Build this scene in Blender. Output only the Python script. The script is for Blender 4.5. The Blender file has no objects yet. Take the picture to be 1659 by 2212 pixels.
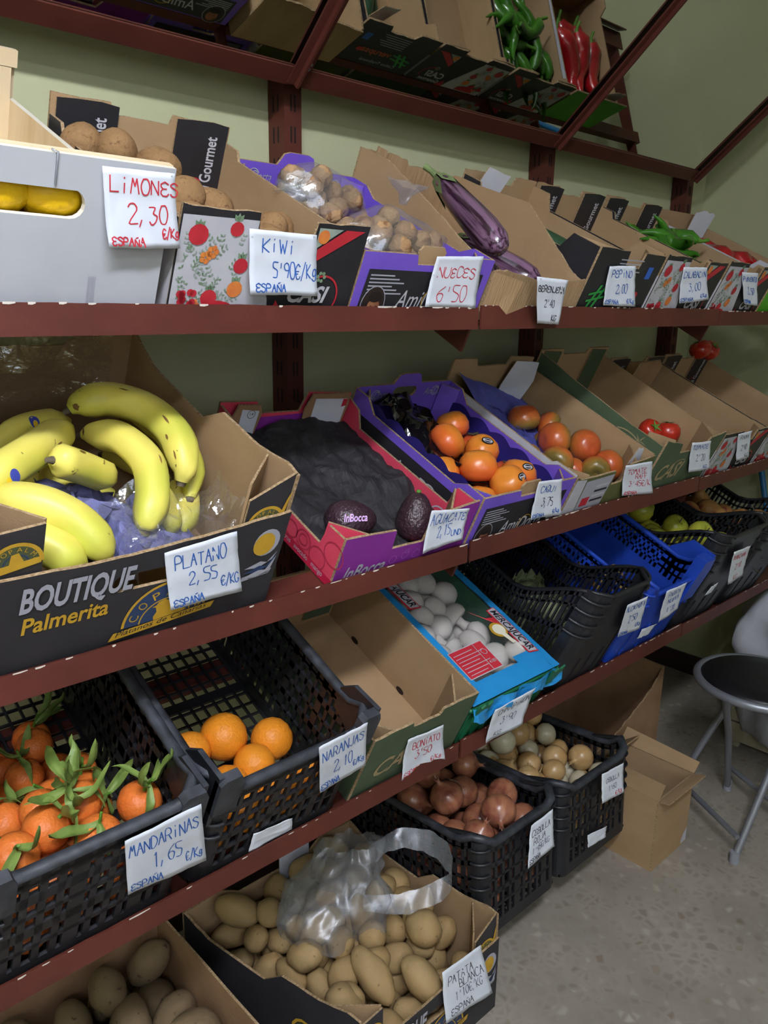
import bpy, bmesh, math, random
from mathutils import Vector, Matrix, noise, Euler
from mathutils.geometry import tessellate_polygon
R = math.radians
random.seed(7)
scn = bpy.context.scene
COL = scn.collection

# ------------------------------------------------------------------ camera
CAMZ = 1.53
cam_d = bpy.data.cameras.new('camera'); cam = bpy.data.objects.new('camera', cam_d); COL.objects.link(cam)
cam_d.sensor_fit = 'HORIZONTAL'; cam_d.sensor_width = 36.0; cam_d.lens = 1733.0/1659.0*36.0
cam_d.clip_start = .02; cam_d.clip_end = 50
cam.matrix_world = Matrix.Translation((0, 0, CAMZ)) @ Matrix((
    (0.72741027, 0.16198875, -0.66680878),
    (-0.68597763, 0.19655239, -0.70057251),
    (0.017578, 0.96701955, 0.25409489))).to_4x4()
scn.camera = cam
# ------------------------------------------------------------------ world, exposure
wd = bpy.data.worlds.new('world'); scn.world = wd; wd.use_nodes = True
wd.node_tree.nodes['Background'].inputs[0].default_value = (.55, .6, .7, 1)
wd.node_tree.nodes['Background'].inputs[1].default_value = 3.8
scn.view_settings.view_transform = 'Standard'; scn.view_settings.look = 'None'
scn.view_settings.gamma = 1; scn.view_settings.use_curve_mapping = False
scn.view_settings.exposure = 0.3
# strength of the shop's ceiling tubes (lamps themselves are built further down)
LAMP_MAIN, LAMP_FAR = 200.0, 65.0
try:
    scn.cycles.use_denoising = True
    scn.cycles.max_bounces = 6; scn.cycles.diffuse_bounces = 3; scn.cycles.glossy_bounces = 3; scn.cycles.transparent_max_bounces = 10; scn.cycles.use_light_tree = False
    scn.cycles.use_adaptive_sampling = True; scn.cycles.adaptive_threshold = .05
    scn.cycles.caustics_reflective = False; scn.cycles.caustics_refractive = False
except Exception: pass

# ------------------------------------------------------------------ helpers
def lin(h):
    h = h.lstrip('#'); c = [int(h[i:i+2], 16)/255 for i in (0, 2, 4)]
    return tuple((x/12.92 if x <= .04045 else ((x+.055)/1.055)**2.4) for x in c) + (1,)
MATS = {}
def mat(name, c1, c2=None, rough=.6, scale=12., bump=0., bscale=90., metal=0., spec=.4, stretch=(1, 1, 1), detail=4, sharp=.5, sss=0, coat=0, emit=0):
    if name in MATS: return MATS[name]
    m = bpy.data.materials.new(name); m.use_nodes = True; nt = m.node_tree; N = nt.nodes; L = nt.links
    b = N['Principled BSDF']
    b.inputs['Roughness'].default_value = rough; b.inputs['Metallic'].default_value = metal
    b.inputs['Specular IOR Level'].default_value = spec
    b.inputs['Base Color'].default_value = lin(c1)
    if coat: b.inputs['Coat Weight'].default_value = coat
    if emit:
        b.inputs['Emission Color'].default_value = lin(c1); b.inputs['Emission Strength'].default_value = emit
    if c2 or bump:
        tc = N.new('ShaderNodeTexCoord'); mp = N.new('ShaderNodeMapping'); mp.inputs['Scale'].default_value = stretch
        L.new(tc.outputs['Object'], mp.inputs['Vector'])
    if c2:
        n = N.new('ShaderNodeTexNoise'); n.inputs['Scale'].default_value = scale; n.inputs['Detail'].default_value = detail
        L.new(mp.outputs[0], n.inputs['Vector'])
        r = N.new('ShaderNodeValToRGB'); r.color_ramp.elements[0].color = lin(c1); r.color_ramp.elements[1].color = lin(c2)
        r.color_ramp.elements[0].position = .5 - sharp*.4; r.color_ramp.elements[1].position = .5 + sharp*.4
        L.new(n.outputs['Fac'], r.inputs[0]); L.new(r.outputs[0], b.inputs['Base Color'])
    if bump:
        n2 = N.new('ShaderNodeTexNoise'); n2.inputs['Scale'].default_value = bscale; n2.inputs['Detail'].default_value = 3
        L.new(mp.outputs[0], n2.inputs['Vector'])
        bp = N.new('ShaderNodeBump'); bp.inputs['Strength'].default_value = bump; bp.inputs['Distance'].default_value = .004
        L.new(n2.outputs['Fac'], bp.inputs['Height']); L.new(bp.outputs[0], b.inputs['Normal'])
    MATS[name] = m; return m

def film(name, col='#ffffff', fac=.2, rough=.12, gloss=.5, bump=.6, bscale=25):
    """thin clear plastic: mostly see-through, some gloss and a little haze"""
    if name in MATS: return MATS[name]
    m = bpy.data.materials.new(name); m.use_nodes = True; nt = m.node_tree; N = nt.nodes; L = nt.links
    for n in list(N): N.remove(n)
    out = N.new('ShaderNodeOutputMaterial'); tr = N.new('ShaderNodeBsdfTransparent')
    gl = N.new('ShaderNodeBsdfGlossy'); gl.inputs['Roughness'].default_value = rough; gl.inputs['Color'].default_value = (.9, .92, .95, 1)
    df = N.new('ShaderNodeBsdfDiffuse'); df.inputs['Color'].default_value = lin(col)
    tl = N.new('ShaderNodeBsdfTranslucent'); tl.inputs['Color'].default_value = lin(col)
    m0 = N.new('ShaderNodeMixShader'); m0.inputs[0].default_value = .5; L.new(df.outputs[0], m0.inputs[1]); L.new(tl.outputs[0], m0.inputs[2])
    m1 = N.new('ShaderNodeMixShader'); m1.inputs[0].default_value = gloss; L.new(m0.outputs[0], m1.inputs[1]); L.new(gl.outputs[0], m1.inputs[2])
    m2 = N.new('ShaderNodeMixShader'); m2.inputs[0].default_value = fac; L.new(tr.outputs[0], m2.inputs[1]); L.new(m1.outputs[0], m2.inputs[2])
    L.new(m2.outputs[0], out.inputs[0])
    tc = N.new('ShaderNodeTexCoord'); n = N.new('ShaderNodeTexNoise'); n.inputs['Scale'].default_value = bscale; n.inputs['Detail'].default_value = 5
    L.new(tc.outputs['Object'], n.inputs['Vector'])
    bp = N.new('ShaderNodeBump'); bp.inputs['Strength'].default_value = bump; bp.inputs['Distance'].default_value = .02
    L.new(n.outputs['Fac'], bp.inputs['Height'])
    for x in (gl, df): L.new(bp.outputs[0], x.inputs['Normal'])
    MATS[name] = m; return m

_txt = {}
def text_mesh(s, shear=0., off=0., sp=1.):
    k = (s, shear, off, sp)
    if k in _txt: return _txt[k]
    cu = bpy.data.curves.new('t', 'FONT'); cu.body = s; cu.size = 1; cu.shear = shear; cu.offset = off; cu.resolution_u = 3; cu.space_character = sp
    o = bpy.data.objects.new('t', cu); COL.objects.link(o)
    dg = bpy.context.evaluated_depsgraph_get(); me = bpy.data.meshes.new_from_object(o.evaluated_get(dg))
    V = [(v.co.x, v.co.y) for v in me.vertices]; F = [tuple(p.vertices) for p in me.polygons]
    bpy.data.objects.remove(o); bpy.data.meshes.remove(me); bpy.data.curves.remove(cu)
    wd_ = max([v[0] for v in V] or [1]); _txt[k] = (V, F, wd_); return _txt[k]

class MB:
    def __init__(s): s.v = []; s.f = []; s.mi = []; s.sm = []; s.mats = []
    def m(s, mt):
        if mt not in s.mats: s.mats.append(mt)
        return s.mats.index(mt)
    def add(s, vs, fs, mt, smooth=False):
        k = len(s.v); i = s.m(mt); s.v += [tuple(p) for p in vs]
        for f in fs: s.f.append(tuple(k+j for j in f)); s.mi.append(i); s.sm.append(smooth)
    def box(s, a, b, mt, M=None):
        x0, y0, z0 = a; x1, y1, z1 = b
        vs = [Vector(p) for p in ((x0,y0,z0),(x1,y0,z0),(x1,y1,z0),(x0,y1,z0),(x0,y0,z1),(x1,y0,z1),(x1,y1,z1),(x0,y1,z1))]
        if M: vs = [M @ p for p in vs]
        s.add(vs, [(0,3,2,1),(4,5,6,7),(0,1,5,4),(1,2,6,5),(2,3,7,6),(3,0,4,7)], mt)
    def prism(s, outer, mapf, t, mo, mi_, me_, holes=()):
        """2-D outline (a,h) extruded by t: mapf(a,h,o) with o = 0 outer face .. t inner face"""
        loops = [list(outer)] + [list(h) for h in holes]
        flat = [p for l in loops for p in l]; n = len(flat)
        tri = tessellate_polygon([[Vector((p[0], p[1], 0)) for p in l] for l in loops])
        s.add([mapf(p[0], p[1], 0) for p in flat], tri, mo)
        s.add([mapf(p[0], p[1], t) for p in flat], [tuple(reversed(f)) for f in tri], mi_)
        for l in loops:
            k = len(l)
            s.add([mapf(p[0], p[1], 0) for p in l] + [mapf(p[0], p[1], t) for p in l],
                  [(i, (i+1) % k, k+(i+1) % k, k+i) for i in range(k)], me_)
    def flat(s, pts, mapf, mt, o=.0008):
        tri = tessellate_polygon([[Vector((p[0], p[1], 0)) for p in pts]])
        s.add([mapf(p[0], p[1], o) for p in pts], tri, mt)
    def disc(s, ca, ch, ra, rh, mapf, mt, o=.0008, n=14, a0=0, a1=360):
        pts = [(ca+ra*math.cos(R(a0+(a1-a0)*i/n)), ch+rh*math.sin(R(a0+(a1-a0)*i/n))) for i in range(n+(0 if a1-a0 == 360 else 1))]
        s.flat(pts, mapf, mt, o)
    def ring(s, ca, ch, r0, r1, mapf, mt, o=.001, n=18, a0=0, a1=360, sq=1.):
        P = []
        for i in range(n+1):
            a = R(a0+(a1-a0)*i/n); P.append((math.cos(a), math.sin(a)*sq))
        s.add([mapf(ca+r0*c, ch+r0*d, o) for c, d in P]+[mapf(ca+r1*c, ch+r1*d, o) for c, d in P],
              [(i, i+1, n+2+i, n+1+i) for i in range(n)], mt)
    def text(s, body, a, h, size, mapf, mt, o=.0012, rot=0., shear=0., off=0., sp=1., fit=None, sx=1.):
        V, F, w = text_mesh(body, shear, off, sp)
        if fit: sx = fit/(w*size)
        c, d = math.cos(R(rot)), math.sin(R(rot))
        s.add([mapf(a+(x*sx*c-y*d)*size, h+(x*sx*d+y*c)*size, o) for x, y in V], F, mt)
    def tube(s, path, rad, n, mt, smooth=True, caps=True, sq=1., M=None):
        P = [Vector(p) for p in path]; k = len(P); rr = rad if isinstance(rad, (list, tuple)) else [rad]*k
        vs = []; up = None
        for i in range(k):
            t = (P[min(i+1, k-1)]-P[max(i-1, 0)]).normalized()
            if up is None: up = Vector((0, 0, 1)) if abs(t.z) < .9 else Vector((1, 0, 0))
            side = t.cross(up).normalized(); up = side.cross(t).normalized()
            for j in range(n):
                a = 2*math.pi*j/n; p = P[i]+side*math.cos(a)*rr[i]+up*math.sin(a)*rr[i]*sq
                vs.append(M @ p if M else p)
        fs = [(i*n+j, i*n+(j+1) % n, (i+1)*n+(j+1) % n, (i+1)*n+j) for i in range(k-1) for j in range(n)]
        s.add(vs, fs, mt, smooth)
        if caps: s.add(vs[:n], [tuple(range(n))[::-1]], mt); s.add(vs[-n:], [tuple(range(n))], mt)
    def lathe(s, prof, n, mt, M=None, smooth=True, wob=None):
        """prof list of (r,z) bottom to top"""
        vs = []; k = len(prof)
        for r, z in prof:
            for j in range(n):
                a = 2*math.pi*j/n; q = 1+(wob(a, z) if wob else 0); p = Vector((r*q*math.cos(a), r*q*math.sin(a), z))
                vs.append(M @ p if M else p)
        fs = [(i*n+j, i*n+(j+1) % n, (i+1)*n+(j+1) % n, (i+1)*n+j) for i in range(k-1) for j in range(n)]
        s.add(vs, fs, mt, smooth)
        s.add(vs[:n], [tuple(range(n))[::-1]], mt, smooth); s.add(vs[-n:], [tuple(range(n))], mt, smooth)
    def grid(s, fn, nu, nv, mt, smooth=True):
        s.add([fn(i/nu, j/nv) for j in range(nv+1) for i in range(nu+1)],
              [(j*(nu+1)+i, j*(nu+1)+i+1, (j+1)*(nu+1)+i+1, (j+1)*(nu+1)+i) for j in range(nv) for i in range(nu)], mt, smooth)
    def mesh(s, name):
        me = bpy.data.meshes.new(name); me.from_pydata(s.v, [], s.f)
        for x in s.mats: me.materials.append(x)
        me.polygons.foreach_set('material_index', s.mi); me.polygons.foreach_set('use_smooth', s.sm)
        me.update(); return me
    def build(s, name, parent=None, M=None):
        return link(name, s.mesh(name), parent, M)
def link(name, me, parent=None, M=None):
    o = bpy.data.objects.new(name, me); COL.objects.link(o)
    if parent: o.parent = parent
    if M is not None: o.matrix_local = M
    return o
def tag(o, label, cat, group=None):
    o['label'] = label; o['category'] = cat
    if group: o['group'] = group
    return o
def thing(name, label, cat, M=None, group=None):
    o = bpy.data.objects.new(name, None); COL.objects.link(o); o.empty_display_size = .05
    if M is not None: o.matrix_world = M
    return tag(o, label, cat, group)
def struct(o): o['kind'] = 'structure'; return o

TH = R(24.6); ST, CT = math.sin(TH), math.cos(TH)
LIP = {'A': 1.522, 'B': 1.093, 'C': .674}
YF = .955
def FR(sh, x=0.): return Matrix.Translation((x, YF, LIP[sh]-.02)) @ Matrix.Rotation(TH, 4, 'X')
def jitter(p, amp, sc, seed=0): return noise.noise_vector(Vector(p)*sc+Vector((seed*7.3, seed*3.1, seed)))*amp

# ------------------------------------------------------------------ materials
CARD = mat('cardboard', '#a98c6b', '#9d815f', rough=.85, scale=7, bump=.12, bscale=220, stretch=(1, 1, 2), spec=.15)
CARDD = mat('cardboard_worn', '#9a7a5c', '#82644a', rough=.88, scale=7, bump=.2, bscale=160, spec=.15)
EDGE = mat('cardboard_edge', '#b39a7a', '#7d6547', rough=.9, scale=240, bump=.5, bscale=300, spec=.1)
BLACKP = mat('black_print', '#1f1e22', '#26252a', rough=.5, scale=30)
COPBLK = mat('dark_print', '#2f2d31', '#29282b', rough=.55, scale=20)
WHITEP = mat('white_print', '#bdbcc2', '#b2b1b9', rough=.6, scale=20)
REDP = mat('red_print', '#b92a35', '#a8222f', rough=.55, scale=40)
PINKP = mat('pink_print', '#e04c64', '#d6425c', rough=.5, scale=20)
CRIM = mat('crimson_print', '#c11f44', rough=.5)
GREENP = mat('leaf_print', '#5f7a5a', '#7d9478', rough=.6, scale=60)
GREYG = mat('sage_print', '#9aa79a', '#84938a', rough=.6, scale=60)
ORNP = mat('orange_print', '#c9683a', '#d98a3a', rough=.6, scale=60)
BLUEP = mat('blue_print', '#2f5fb4', rough=.6)
PURP = mat('purple_print', '#7557c6', '#6c4fbc', rough=.5, scale=14)
MAGP = mat('magenta_print', '#8a2f96', '#7f2a8c', rough=.5, scale=14)
GREENBOX = mat('green_box_print', '#4d5d45', '#44533d', rough=.65, scale=18)
LIME = mat('lime_print', '#4fa51f', '#459619', rough=.55, scale=14)
GOLD = mat('gold_print', '#c9a030', '#b98f2a', rough=.45, scale=40)
NAVY = mat('navy_print', '#2a3c5e', rough=.5)
SILV = mat('silver_print', '#a3a3ae', rough=.5)
SKIN = mat('portrait_print', '#a5704f', '#7d4e38', rough=.5, scale=60)
BROWN = mat('brown_steel', '#55281f', '#48211b', rough=.5, scale=8, bump=.06, bscale=120, spec=.3)
CHIP = mat('bare_steel_chip', '#c8beb4', rough=.6)
SLOT = mat('slot_dark', '#140c0b', rough=.9)
PLASK = mat('black_plastic', '#17181c', '#1f2025', rough=.42, scale=14, bump=.1, bscale=60, spec=.5)
PLASW = mat('scuffed_black_plastic', '#24262b', '#3a3d44', rough=.5, scale=40, bump=.15, bscale=80, spec=.5, sharp=.4)
PLASB = mat('blue_plastic', '#1f46b4', '#1a3c9e', rough=.42, scale=14, spec=.5)
PAPER = mat('tag_paper', '#dfe3ec', '#d3d8e4', rough=.75, scale=14, bump=.25, bscale=28, spec=.2)
INKB = mat('blue_ink', '#2a5fb4', rough=.6); INKR = mat('red_ink', '#c6303f', rough=.6); INKG = mat('grey_ink', '#5c5a6c', rough=.6); INKD = mat('dark_ink', '#33323c', rough=.6)
CLEAR = film('clear_film', '#e8eef2', .16, .08, .6, .5, 18)
HAZY = film('hazy_bag', '#b9bdc6', .33, .32, .2, .18, 9)
NUTBAG = film('nut_bag', '#e6e2e4', .30, .14, .6, .3, 12)
SACKM = mat('sack_white', '#c6c8d0', '#b4b6c2', rough=.6, scale=9, bump=.5, bscale=18)
TISSUE = mat('lilac_tissue', '#72739f', '#5f608f', rough=.75, scale=18, bump=.4, bscale=40)
BLUEPAPER = mat('blue_paper', '#5a5fb0', '#4c50a0', rough=.7, scale=22, bump=.2, bscale=50)
BLKLINER = mat('black_liner', '#2a282b', '#201f22', rough=.7, scale=30, bump=.35, bscale=40, spec=.35)
BLKFOIL = mat('black_foil', '#0e0d12', rough=.16, bump=.5, bscale=30, spec=.6)
WOODL = mat('poplar_wood', '#dcc9a8', '#cdb48c', rough=.7, scale=6, stretch=(1, 6, 1), bump=.1)
CHROME = mat('steel_tube', '#8f929b', rough=.38, metal=.55)
SEATM = mat('black_vinyl', '#121116', '#18171c', rough=.45, scale=60, bump=.15, bscale=300)
# ------------------------------------------------------------------ room
def slab(name, a, b, mt):
    mb = MB(); mb.box(a, b, mt); return struct(mb.build(name))
WALLM = mat('green_wall_paint', '#b3b491', '#acad8a', rough=.8, scale=3, bump=.12, bscale=120, spec=.25)
def floor_mat():
    m = bpy.data.materials.new('terrazzo'); m.use_nodes = True; nt = m.node_tree; N = nt.nodes; L = nt.links
    b = N['Principled BSDF']; b.inputs['Roughness'].default_value = .45; b.inputs['Specular IOR Level'].default_value = .35
    tc = N.new('ShaderNodeTexCoord')
    v = N.new('ShaderNodeTexVoronoi'); v.inputs['Scale'].default_value = 42; L.new(tc.outputs['Object'], v.inputs['Vector'])
    sep = N.new('ShaderNodeSeparateColor'); L.new(v.outputs['Color'], sep.inputs[0])
    r = N.new('ShaderNodeValToRGB'); e = r.color_ramp.elements
    e[0].position = 0; e[0].color = lin('#7f776d'); e[1].position = 1; e[1].color = lin('#a69d91')
    for p, c in ((.2, '#8d847a'), (.45, '#958c82'), (.7, '#897f75'), (.85, '#aca498'), (.93, '#7a6b5e')):
        q = r.color_ramp.elements.new(p); q.color = lin(c)
    L.new(sep.outputs[0], r.inputs[0])
    v2 = N.new('ShaderNodeTexVoronoi'); v2.feature = 'DISTANCE_TO_EDGE'; v2.inputs['Scale'].default_value = 42; L.new(tc.outputs['Object'], v2.inputs['Vector'])
    r2 = N.new('ShaderNodeValToRGB'); r2.color_ramp.elements[0].position = .05; r2.color_ramp.elements[1].position = .3
    L.new(v2.outputs[0], r2.inputs[0])
    n = N.new('ShaderNodeTexNoise'); n.inputs['Scale'].default_value = 5; n.inputs['Detail'].default_value = 6; L.new(tc.outputs['Object'], n.inputs['Vector'])
    r3 = N.new('ShaderNodeValToRGB'); r3.color_ramp.elements[0].color = lin('#8c847a'); r3.color_ramp.elements[1].color = lin('#9f968b')
    r3.color_ramp.elements[0].position = .35; r3.color_ramp.elements[1].position = .65
    L.new(n.outputs[0], r3.inputs[0])
    mx = N.new('ShaderNodeMix'); mx.data_type = 'RGBA'
    L.new(r2.outputs[0], mx.inputs[0]); L.new(r3.outputs[0], mx.inputs[6]); L.new(r.outputs[0], mx.inputs[7])
    L.new(mx.outputs[2], b.inputs['Base Color']); return m
XR, YB, XL, YFRONT, ZC = 3.16, 1.56, -2.2, -3.0, 2.85
slab('floor', (XL, YFRONT, -.1), (XR, YB, 0), floor_mat())
slab('wall_back', (XL, YB, 0), (XR+.1, YB+.1, ZC), WALLM)
slab('wall_right', (XR, YFRONT, 0), (XR+.1, YB, ZC), WALLM)
slab('wall_left', (XL-.1, YFRONT-.1, 0), (XL, YB+.1, ZC), WALLM)
# unseen front wall; its wide window is added to give low front fill light
WX0, WX1, WZ0, WZ1 = -2.1, .9, 1.25, 2.6
for a, b in (((XL, YFRONT-.1, 0), (WX0, YFRONT, ZC)), ((WX1, YFRONT-.1, 0), (XR+.1, YFRONT, ZC)), ((WX0, YFRONT-.1, 0), (WX1, YFRONT, WZ0)), ((WX0, YFRONT-.1, WZ1), (WX1, YFRONT, ZC))):
    slab('wall_front', a, b, WALLM)
WN = struct(bpy.data.objects.new('fill_window_1', None)); COL.objects.link(WN)
for x in (WX0, -.63, WX1-.06):
    mb = MB(); mb.box((x, YFRONT-.07, WZ0), (x+.06, YFRONT-.02, WZ1), mat('alu_frame', '#9a9c9e', rough=.4)); mb.build('fill_window_frame', WN)
for z in (WZ0, WZ1-.06):
    mb = MB(); mb.box((WX0+.06, YFRONT-.07, z), (WX1-.06, YFRONT-.02, z+.06), mat('alu_frame', '#9a9c9e')); mb.build('fill_window_frame', WN)
for x0, x1 in ((WX0+.06, -.63), (-.57, WX1-.06)):
    mb = MB(); mb.box((x0, YFRONT-.05, WZ0+.06), (x1, YFRONT-.044, WZ1-.06), film('fill_window_glass', '#f4f8fa', .05, .02, .9, 0, 1)); mb.build('fill_window_pane', WN)
po_d = bpy.data.lights.new('fill_window_portal', 'AREA'); po_d.shape = 'RECTANGLE'; po_d.size = WX1-WX0; po_d.size_y = WZ1-WZ0; po_d.cycles.is_portal = True
po = bpy.data.objects.new('fill_window_portal', po_d); COL.objects.link(po); po.matrix_world = Matrix.Translation(((WX0+WX1)/2, YFRONT-.05, (WZ0+WZ1)/2)) @ Matrix.Rotation(R(90), 4, 'X')
slab('ceiling', (XL-.1, YFRONT-.1, ZC), (XR+.1, YB+.1, ZC+.1), mat('ceiling_white', '#d8d8d2', '#cfcfc8', rough=.9, scale=4))
SKIRT = mat('skirting_brown', '#3a2a25', '#30221e', rough=.4, scale=10)
slab('baseboard_back', (XL, YB-.014, 0), (XR, YB, .085), SKIRT)
slab('baseboard_right', (XR-.014, YFRONT, 0), (XR, YB-.014, .085), SKIRT)

# ceiling lamps: enamel housing with two bare fluorescent tubes each
def ceiling_lamp(x, y, rz, power, label):
    t = thing('ceiling_lamp', label, 'lamp', Matrix.Translation((x, y, ZC)) @ Matrix.Rotation(rz, 4, 'Z'), 'fluorescent ceiling lamps')
    mb = MB(); e = mat('lamp_enamel', '#e4e4e0', rough=.4); mb.prism([(-.14, 0), (.14, 0), (.09, -.06), (-.09, -.06)], lambda a, h, o: (-.65+o, a, h), 1.3, e, e, e); mb.build('housing', t)
    tm = mat('tube_glow_%d' % int(power), '#eef3ff', emit=power)
    for s in (-.06, .06):
        k = MB(); k.tube([(-.6, s, -.085), (.6, s, -.085)], .016, 12, tm); k.build('tube', t)
        k = MB()
        for xx in (-.615, .6): k.box((xx, s-.014, -.1), (xx+.015, s+.014, -.058), e)
        k.build('tube_holder', t)
ceiling_lamp(-.25, -.45, R(8), LAMP_MAIN, 'twin fluorescent ceiling lamp over the near end of the stand')
ceiling_lamp(-1.3, -1.7, R(8), LAMP_FAR, 'twin fluorescent ceiling lamp at the far corner by the shop front')

# ------------------------------------------------------------------ rack
rack = thing('shelving_rack', 'brown painted steel shelving rack with slanted fruit shelves against green wall', 'rack', Matrix.Identity(4))
for px_ in (.18, 1.115, 2.045, 2.90):
    mb = MB(); y0, y1, w_ = 1.50, 1.557, .046
    mb.box((px_, y0, 0), (px_+w_, y1, 2.35), BROWN)
    o = mb.build('post', rack)
    sm_ = MB(); z = .12
    while z < 2.3:
        for dx in (.016, .026): sm_.box((px_+dx, y0-.0008, z), (px_+dx+.004, y0+.001, z+.032), SLOT)
        for dy in (.02, .036): sm_.box((px_-.0008, y0+dy, z), (px_+.001, y0+dy+.004, z+.032), SLOT)
        z += .062
    sm_.build('slots', o)['kind'] = 'stuff'
JX = [(-.12, 1.108), (1.116, 2.04), (2.046, 2.93)]
for si, sh in enumerate('ABC'):
    z = LIP[sh]
    for ji, (a, b) in enumerate(JX):
        mb = MB(); dz = (0, .004, -.001)[ji]
        n = 40; T_ = .004
        # lip with a slightly dented, worn top edge
        tops = [(a+(b-a)*i/n, z+dz+.0012*noise.noise(Vector((i*.9, si*5, ji)))) for i in range(n+1)]
        mb.prism([(a, z-.037), (b, z-.037)]+tops[::-1], lambda p, h, o: (p, .934+o, h), T_, BROWN, BROWN, BROWN)
        M = FR(sh); mb.box((a, -.014, -.006), (b, .05, -.002), BROWN, M)
        rail = mb.build('front_rail', rack)
        ck = MB(); rnd = random.Random(si*10+ji)
        for i in range(n):
            if rnd.random() < .55:
                p0 = tops[i][0]+rnd.random()*.008; ln = rnd.uniform(.003, .014) if rnd.random() < .8 else rnd.uniform(.014, .035)
                hz = tops[i][1]; t_ = rnd.uniform(.0008, .0022)
                ck.flat([(p0, hz-t_), (p0+ln*.5, hz-t_*1.2), (min(p0+ln, b), hz-t_*.5), (min(p0+ln, b), hz+.0006), (p0, hz+.0006)], lambda p, h, o: (p, .934-o, h), CHIP, .0006)
        if ck.f: ck.build('chipped_paint', rail)['kind'] = 'stuff'
        mb = MB(); mb.box((a, .36, -.03), (b, .4, -.0025), BROWN, M); mb.build('rear_rail', rack)
    for px_ in (.18, 1.115, 2.045, 2.90):
        mb = MB(); mb.prism([(-.004, -.062), (.6, -.03), (.6, -.006), (-.004, -.006)], lambda a, h, o: (px_-.002+o, a, h), .006, BROWN, BROWN, BROWN)
        o = mb.build('bracket', rack, FR(sh))

# ------------------------------------------------------------------ mirror above the shelves
MY, MZ = 1.432, 1.975; MT = R(48.5)
mir = thing('tilted_mirror', 'long tilted mirror in brown steel frame above the top shelf', 'mirror', Matrix.Translation((0, MY, MZ)) @ Matrix.Rotation(MT, 4, 'X'))
mg = bpy.data.materials.new('mirror_glass'); mg.use_nodes = True
b_ = mg.node_tree.nodes['Principled BSDF']; b_.inputs['Metallic'].default_value = 1; b_.inputs['Roughness'].default_value = .02; b_.inputs['Base Color'].default_value = (.78, .80, .76, 1)
MXS = [-.6, 1.098, 2.015, 2.832]
for a, b in zip(MXS, MXS[1:]):
    mb = MB(); mb.box((a+.004, -.002, .004), (b-.004, .003, .80), mg); mb.build('mirror_glass', mir)
for nm, a, b in (('bottom_frame', (-.62, -.008, -.026), (2.852, -.003, .013)), ('bottom_frame_flange', (-.62, -.003, -.026), (2.852, .03, -.021)), ('top_frame', (-.62, -.008, .79), (2.852, -.003, .825))):
    mb = MB(); mb.box(a, b, BROWN); mb.build(nm, mir)
for x in MXS:
    mb = MB(); mb.box((x-.02, -.013, -.02), (x+.02, -.0085, .81), BROWN); mb.box((x-.003, -.024, -.02), (x+.003, -.013, .81), BROWN)
    for zz in (.02, .03): mb.lathe([(.004, 0), (.004, .003)], 8, CHROME, Matrix.Translation((x+.011, -.012, zz)) @ Matrix.Rotation(R(90), 4, 'X'))
    mb.build('frame_divider', mir)

# ------------------------------------------------------------------ cardboard trays
TK = .005
class Tray:
    pass
def tray(name, label, sh, x0, w, d, front, back, left, right, outer, inner=None, corners=(), holes=None, M=None, cat='box', sides=None, group=None, edge=None, thick=TK):
    inner = inner or CARD; edge = edge or EDGE
    B = Tray(); B.M = M if M is not None else FR(sh, x0); B.w = w; B.d = d; B.t = thick
    B.o = thing(name, label, cat, B.M, group); holes = holes or {}; sides = sides or {}
    t = thick
    B.F = lambda a, h, o=0: (a, -o, h)
    B.K = lambda a, h, o=0: (w-a, d+o, h)
    B.KI = lambda a, h, o=0: (a, d-t-o, h)
    B.L = lambda a, h, o=0: (-o, d-a, h)
    B.RI = lambda a, h, o=0: (w-t-o, d-a, h)
    def pan(nm, prof, length, mapf, mo, key):
        mb = MB(); mb.prism([(0, 0), (length, 0)]+list(prof)[::-1], mapf, t, mo, inner, edge, holes.get(key, ()))
        return mb.build(nm, B.o)
    B.front = pan('front_panel', front, w, lambda a, h, o: (a, o, h), sides.get('front', outer), 'front')
    B.back = pan('back_panel', back, w, lambda a, h, o: (a, d-o, h), sides.get('back', outer), 'back')
    B.left = pan('side_panel', left, d, lambda a, h, o: (o, t+a*(1-2*t/d), h), sides.get('left', outer), 'left')
    B.right = pan('side_panel', right, d, lambda a, h, o: (w-o, t+a*(1-2*t/d), h), sides.get('right', outer), 'right')
    mb = MB(); mb.box((t, t, .0005), (w-t, d-t, t), inner); mb.build('base_panel', B.o)
    for (cx, cy, a, bb, h, mo) in corners:     # cx,cy in {0,1}: diagonal panel that makes a hollow corner column
        X0 = t if cx == 0 else w-t; Y0 = t if cy == 0 else d-t; sx = 1 if cx == 0 else -1; sy = 1 if cy == 0 else -1
        p = Vector((X0+sx*a, Y0+sy*.001)); q = Vector((X0+sx*.001, Y0+sy*bb)); dirv = (q-p).normalized(); nn = Vector((-dirv.y, dirv.x))*.004
        if (Vector((w/2, d/2))-p).dot(nn) < 0: nn = -nn
        mb = MB(); P = [p, q, q+nn, p+nn]
        vs = [(v.x, v.y, t) for v in P]+[(v.x, v.y, h) for v in P]
        mb.add(vs, [(0, 1, 5, 4), (1, 2, 6, 5), (3, 0, 4, 7)], inner); mb.add(vs, [(2, 3, 7, 6)], mo); mb.add(vs, [(4, 5, 6, 7)], edge)
        mb.build('corner_panel', B.o)
    return B
def prof(L, *pts): return [(a*L, h) for a, h in pts]
def ragged(p, n, amp, seed, x0=None):
    """insert a torn edge between successive profile points"""
    rnd = random.Random(seed); out = []
    for (a, h), (b, k) in zip(p, p[1:]):
        out.append((a, h))
        for i in range(1, n): out.append((a+(b-a)*i/n, h+(k-h)*i/n+rnd.uniform(-amp, amp)))
    out.append(p[-1]); return out
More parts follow.
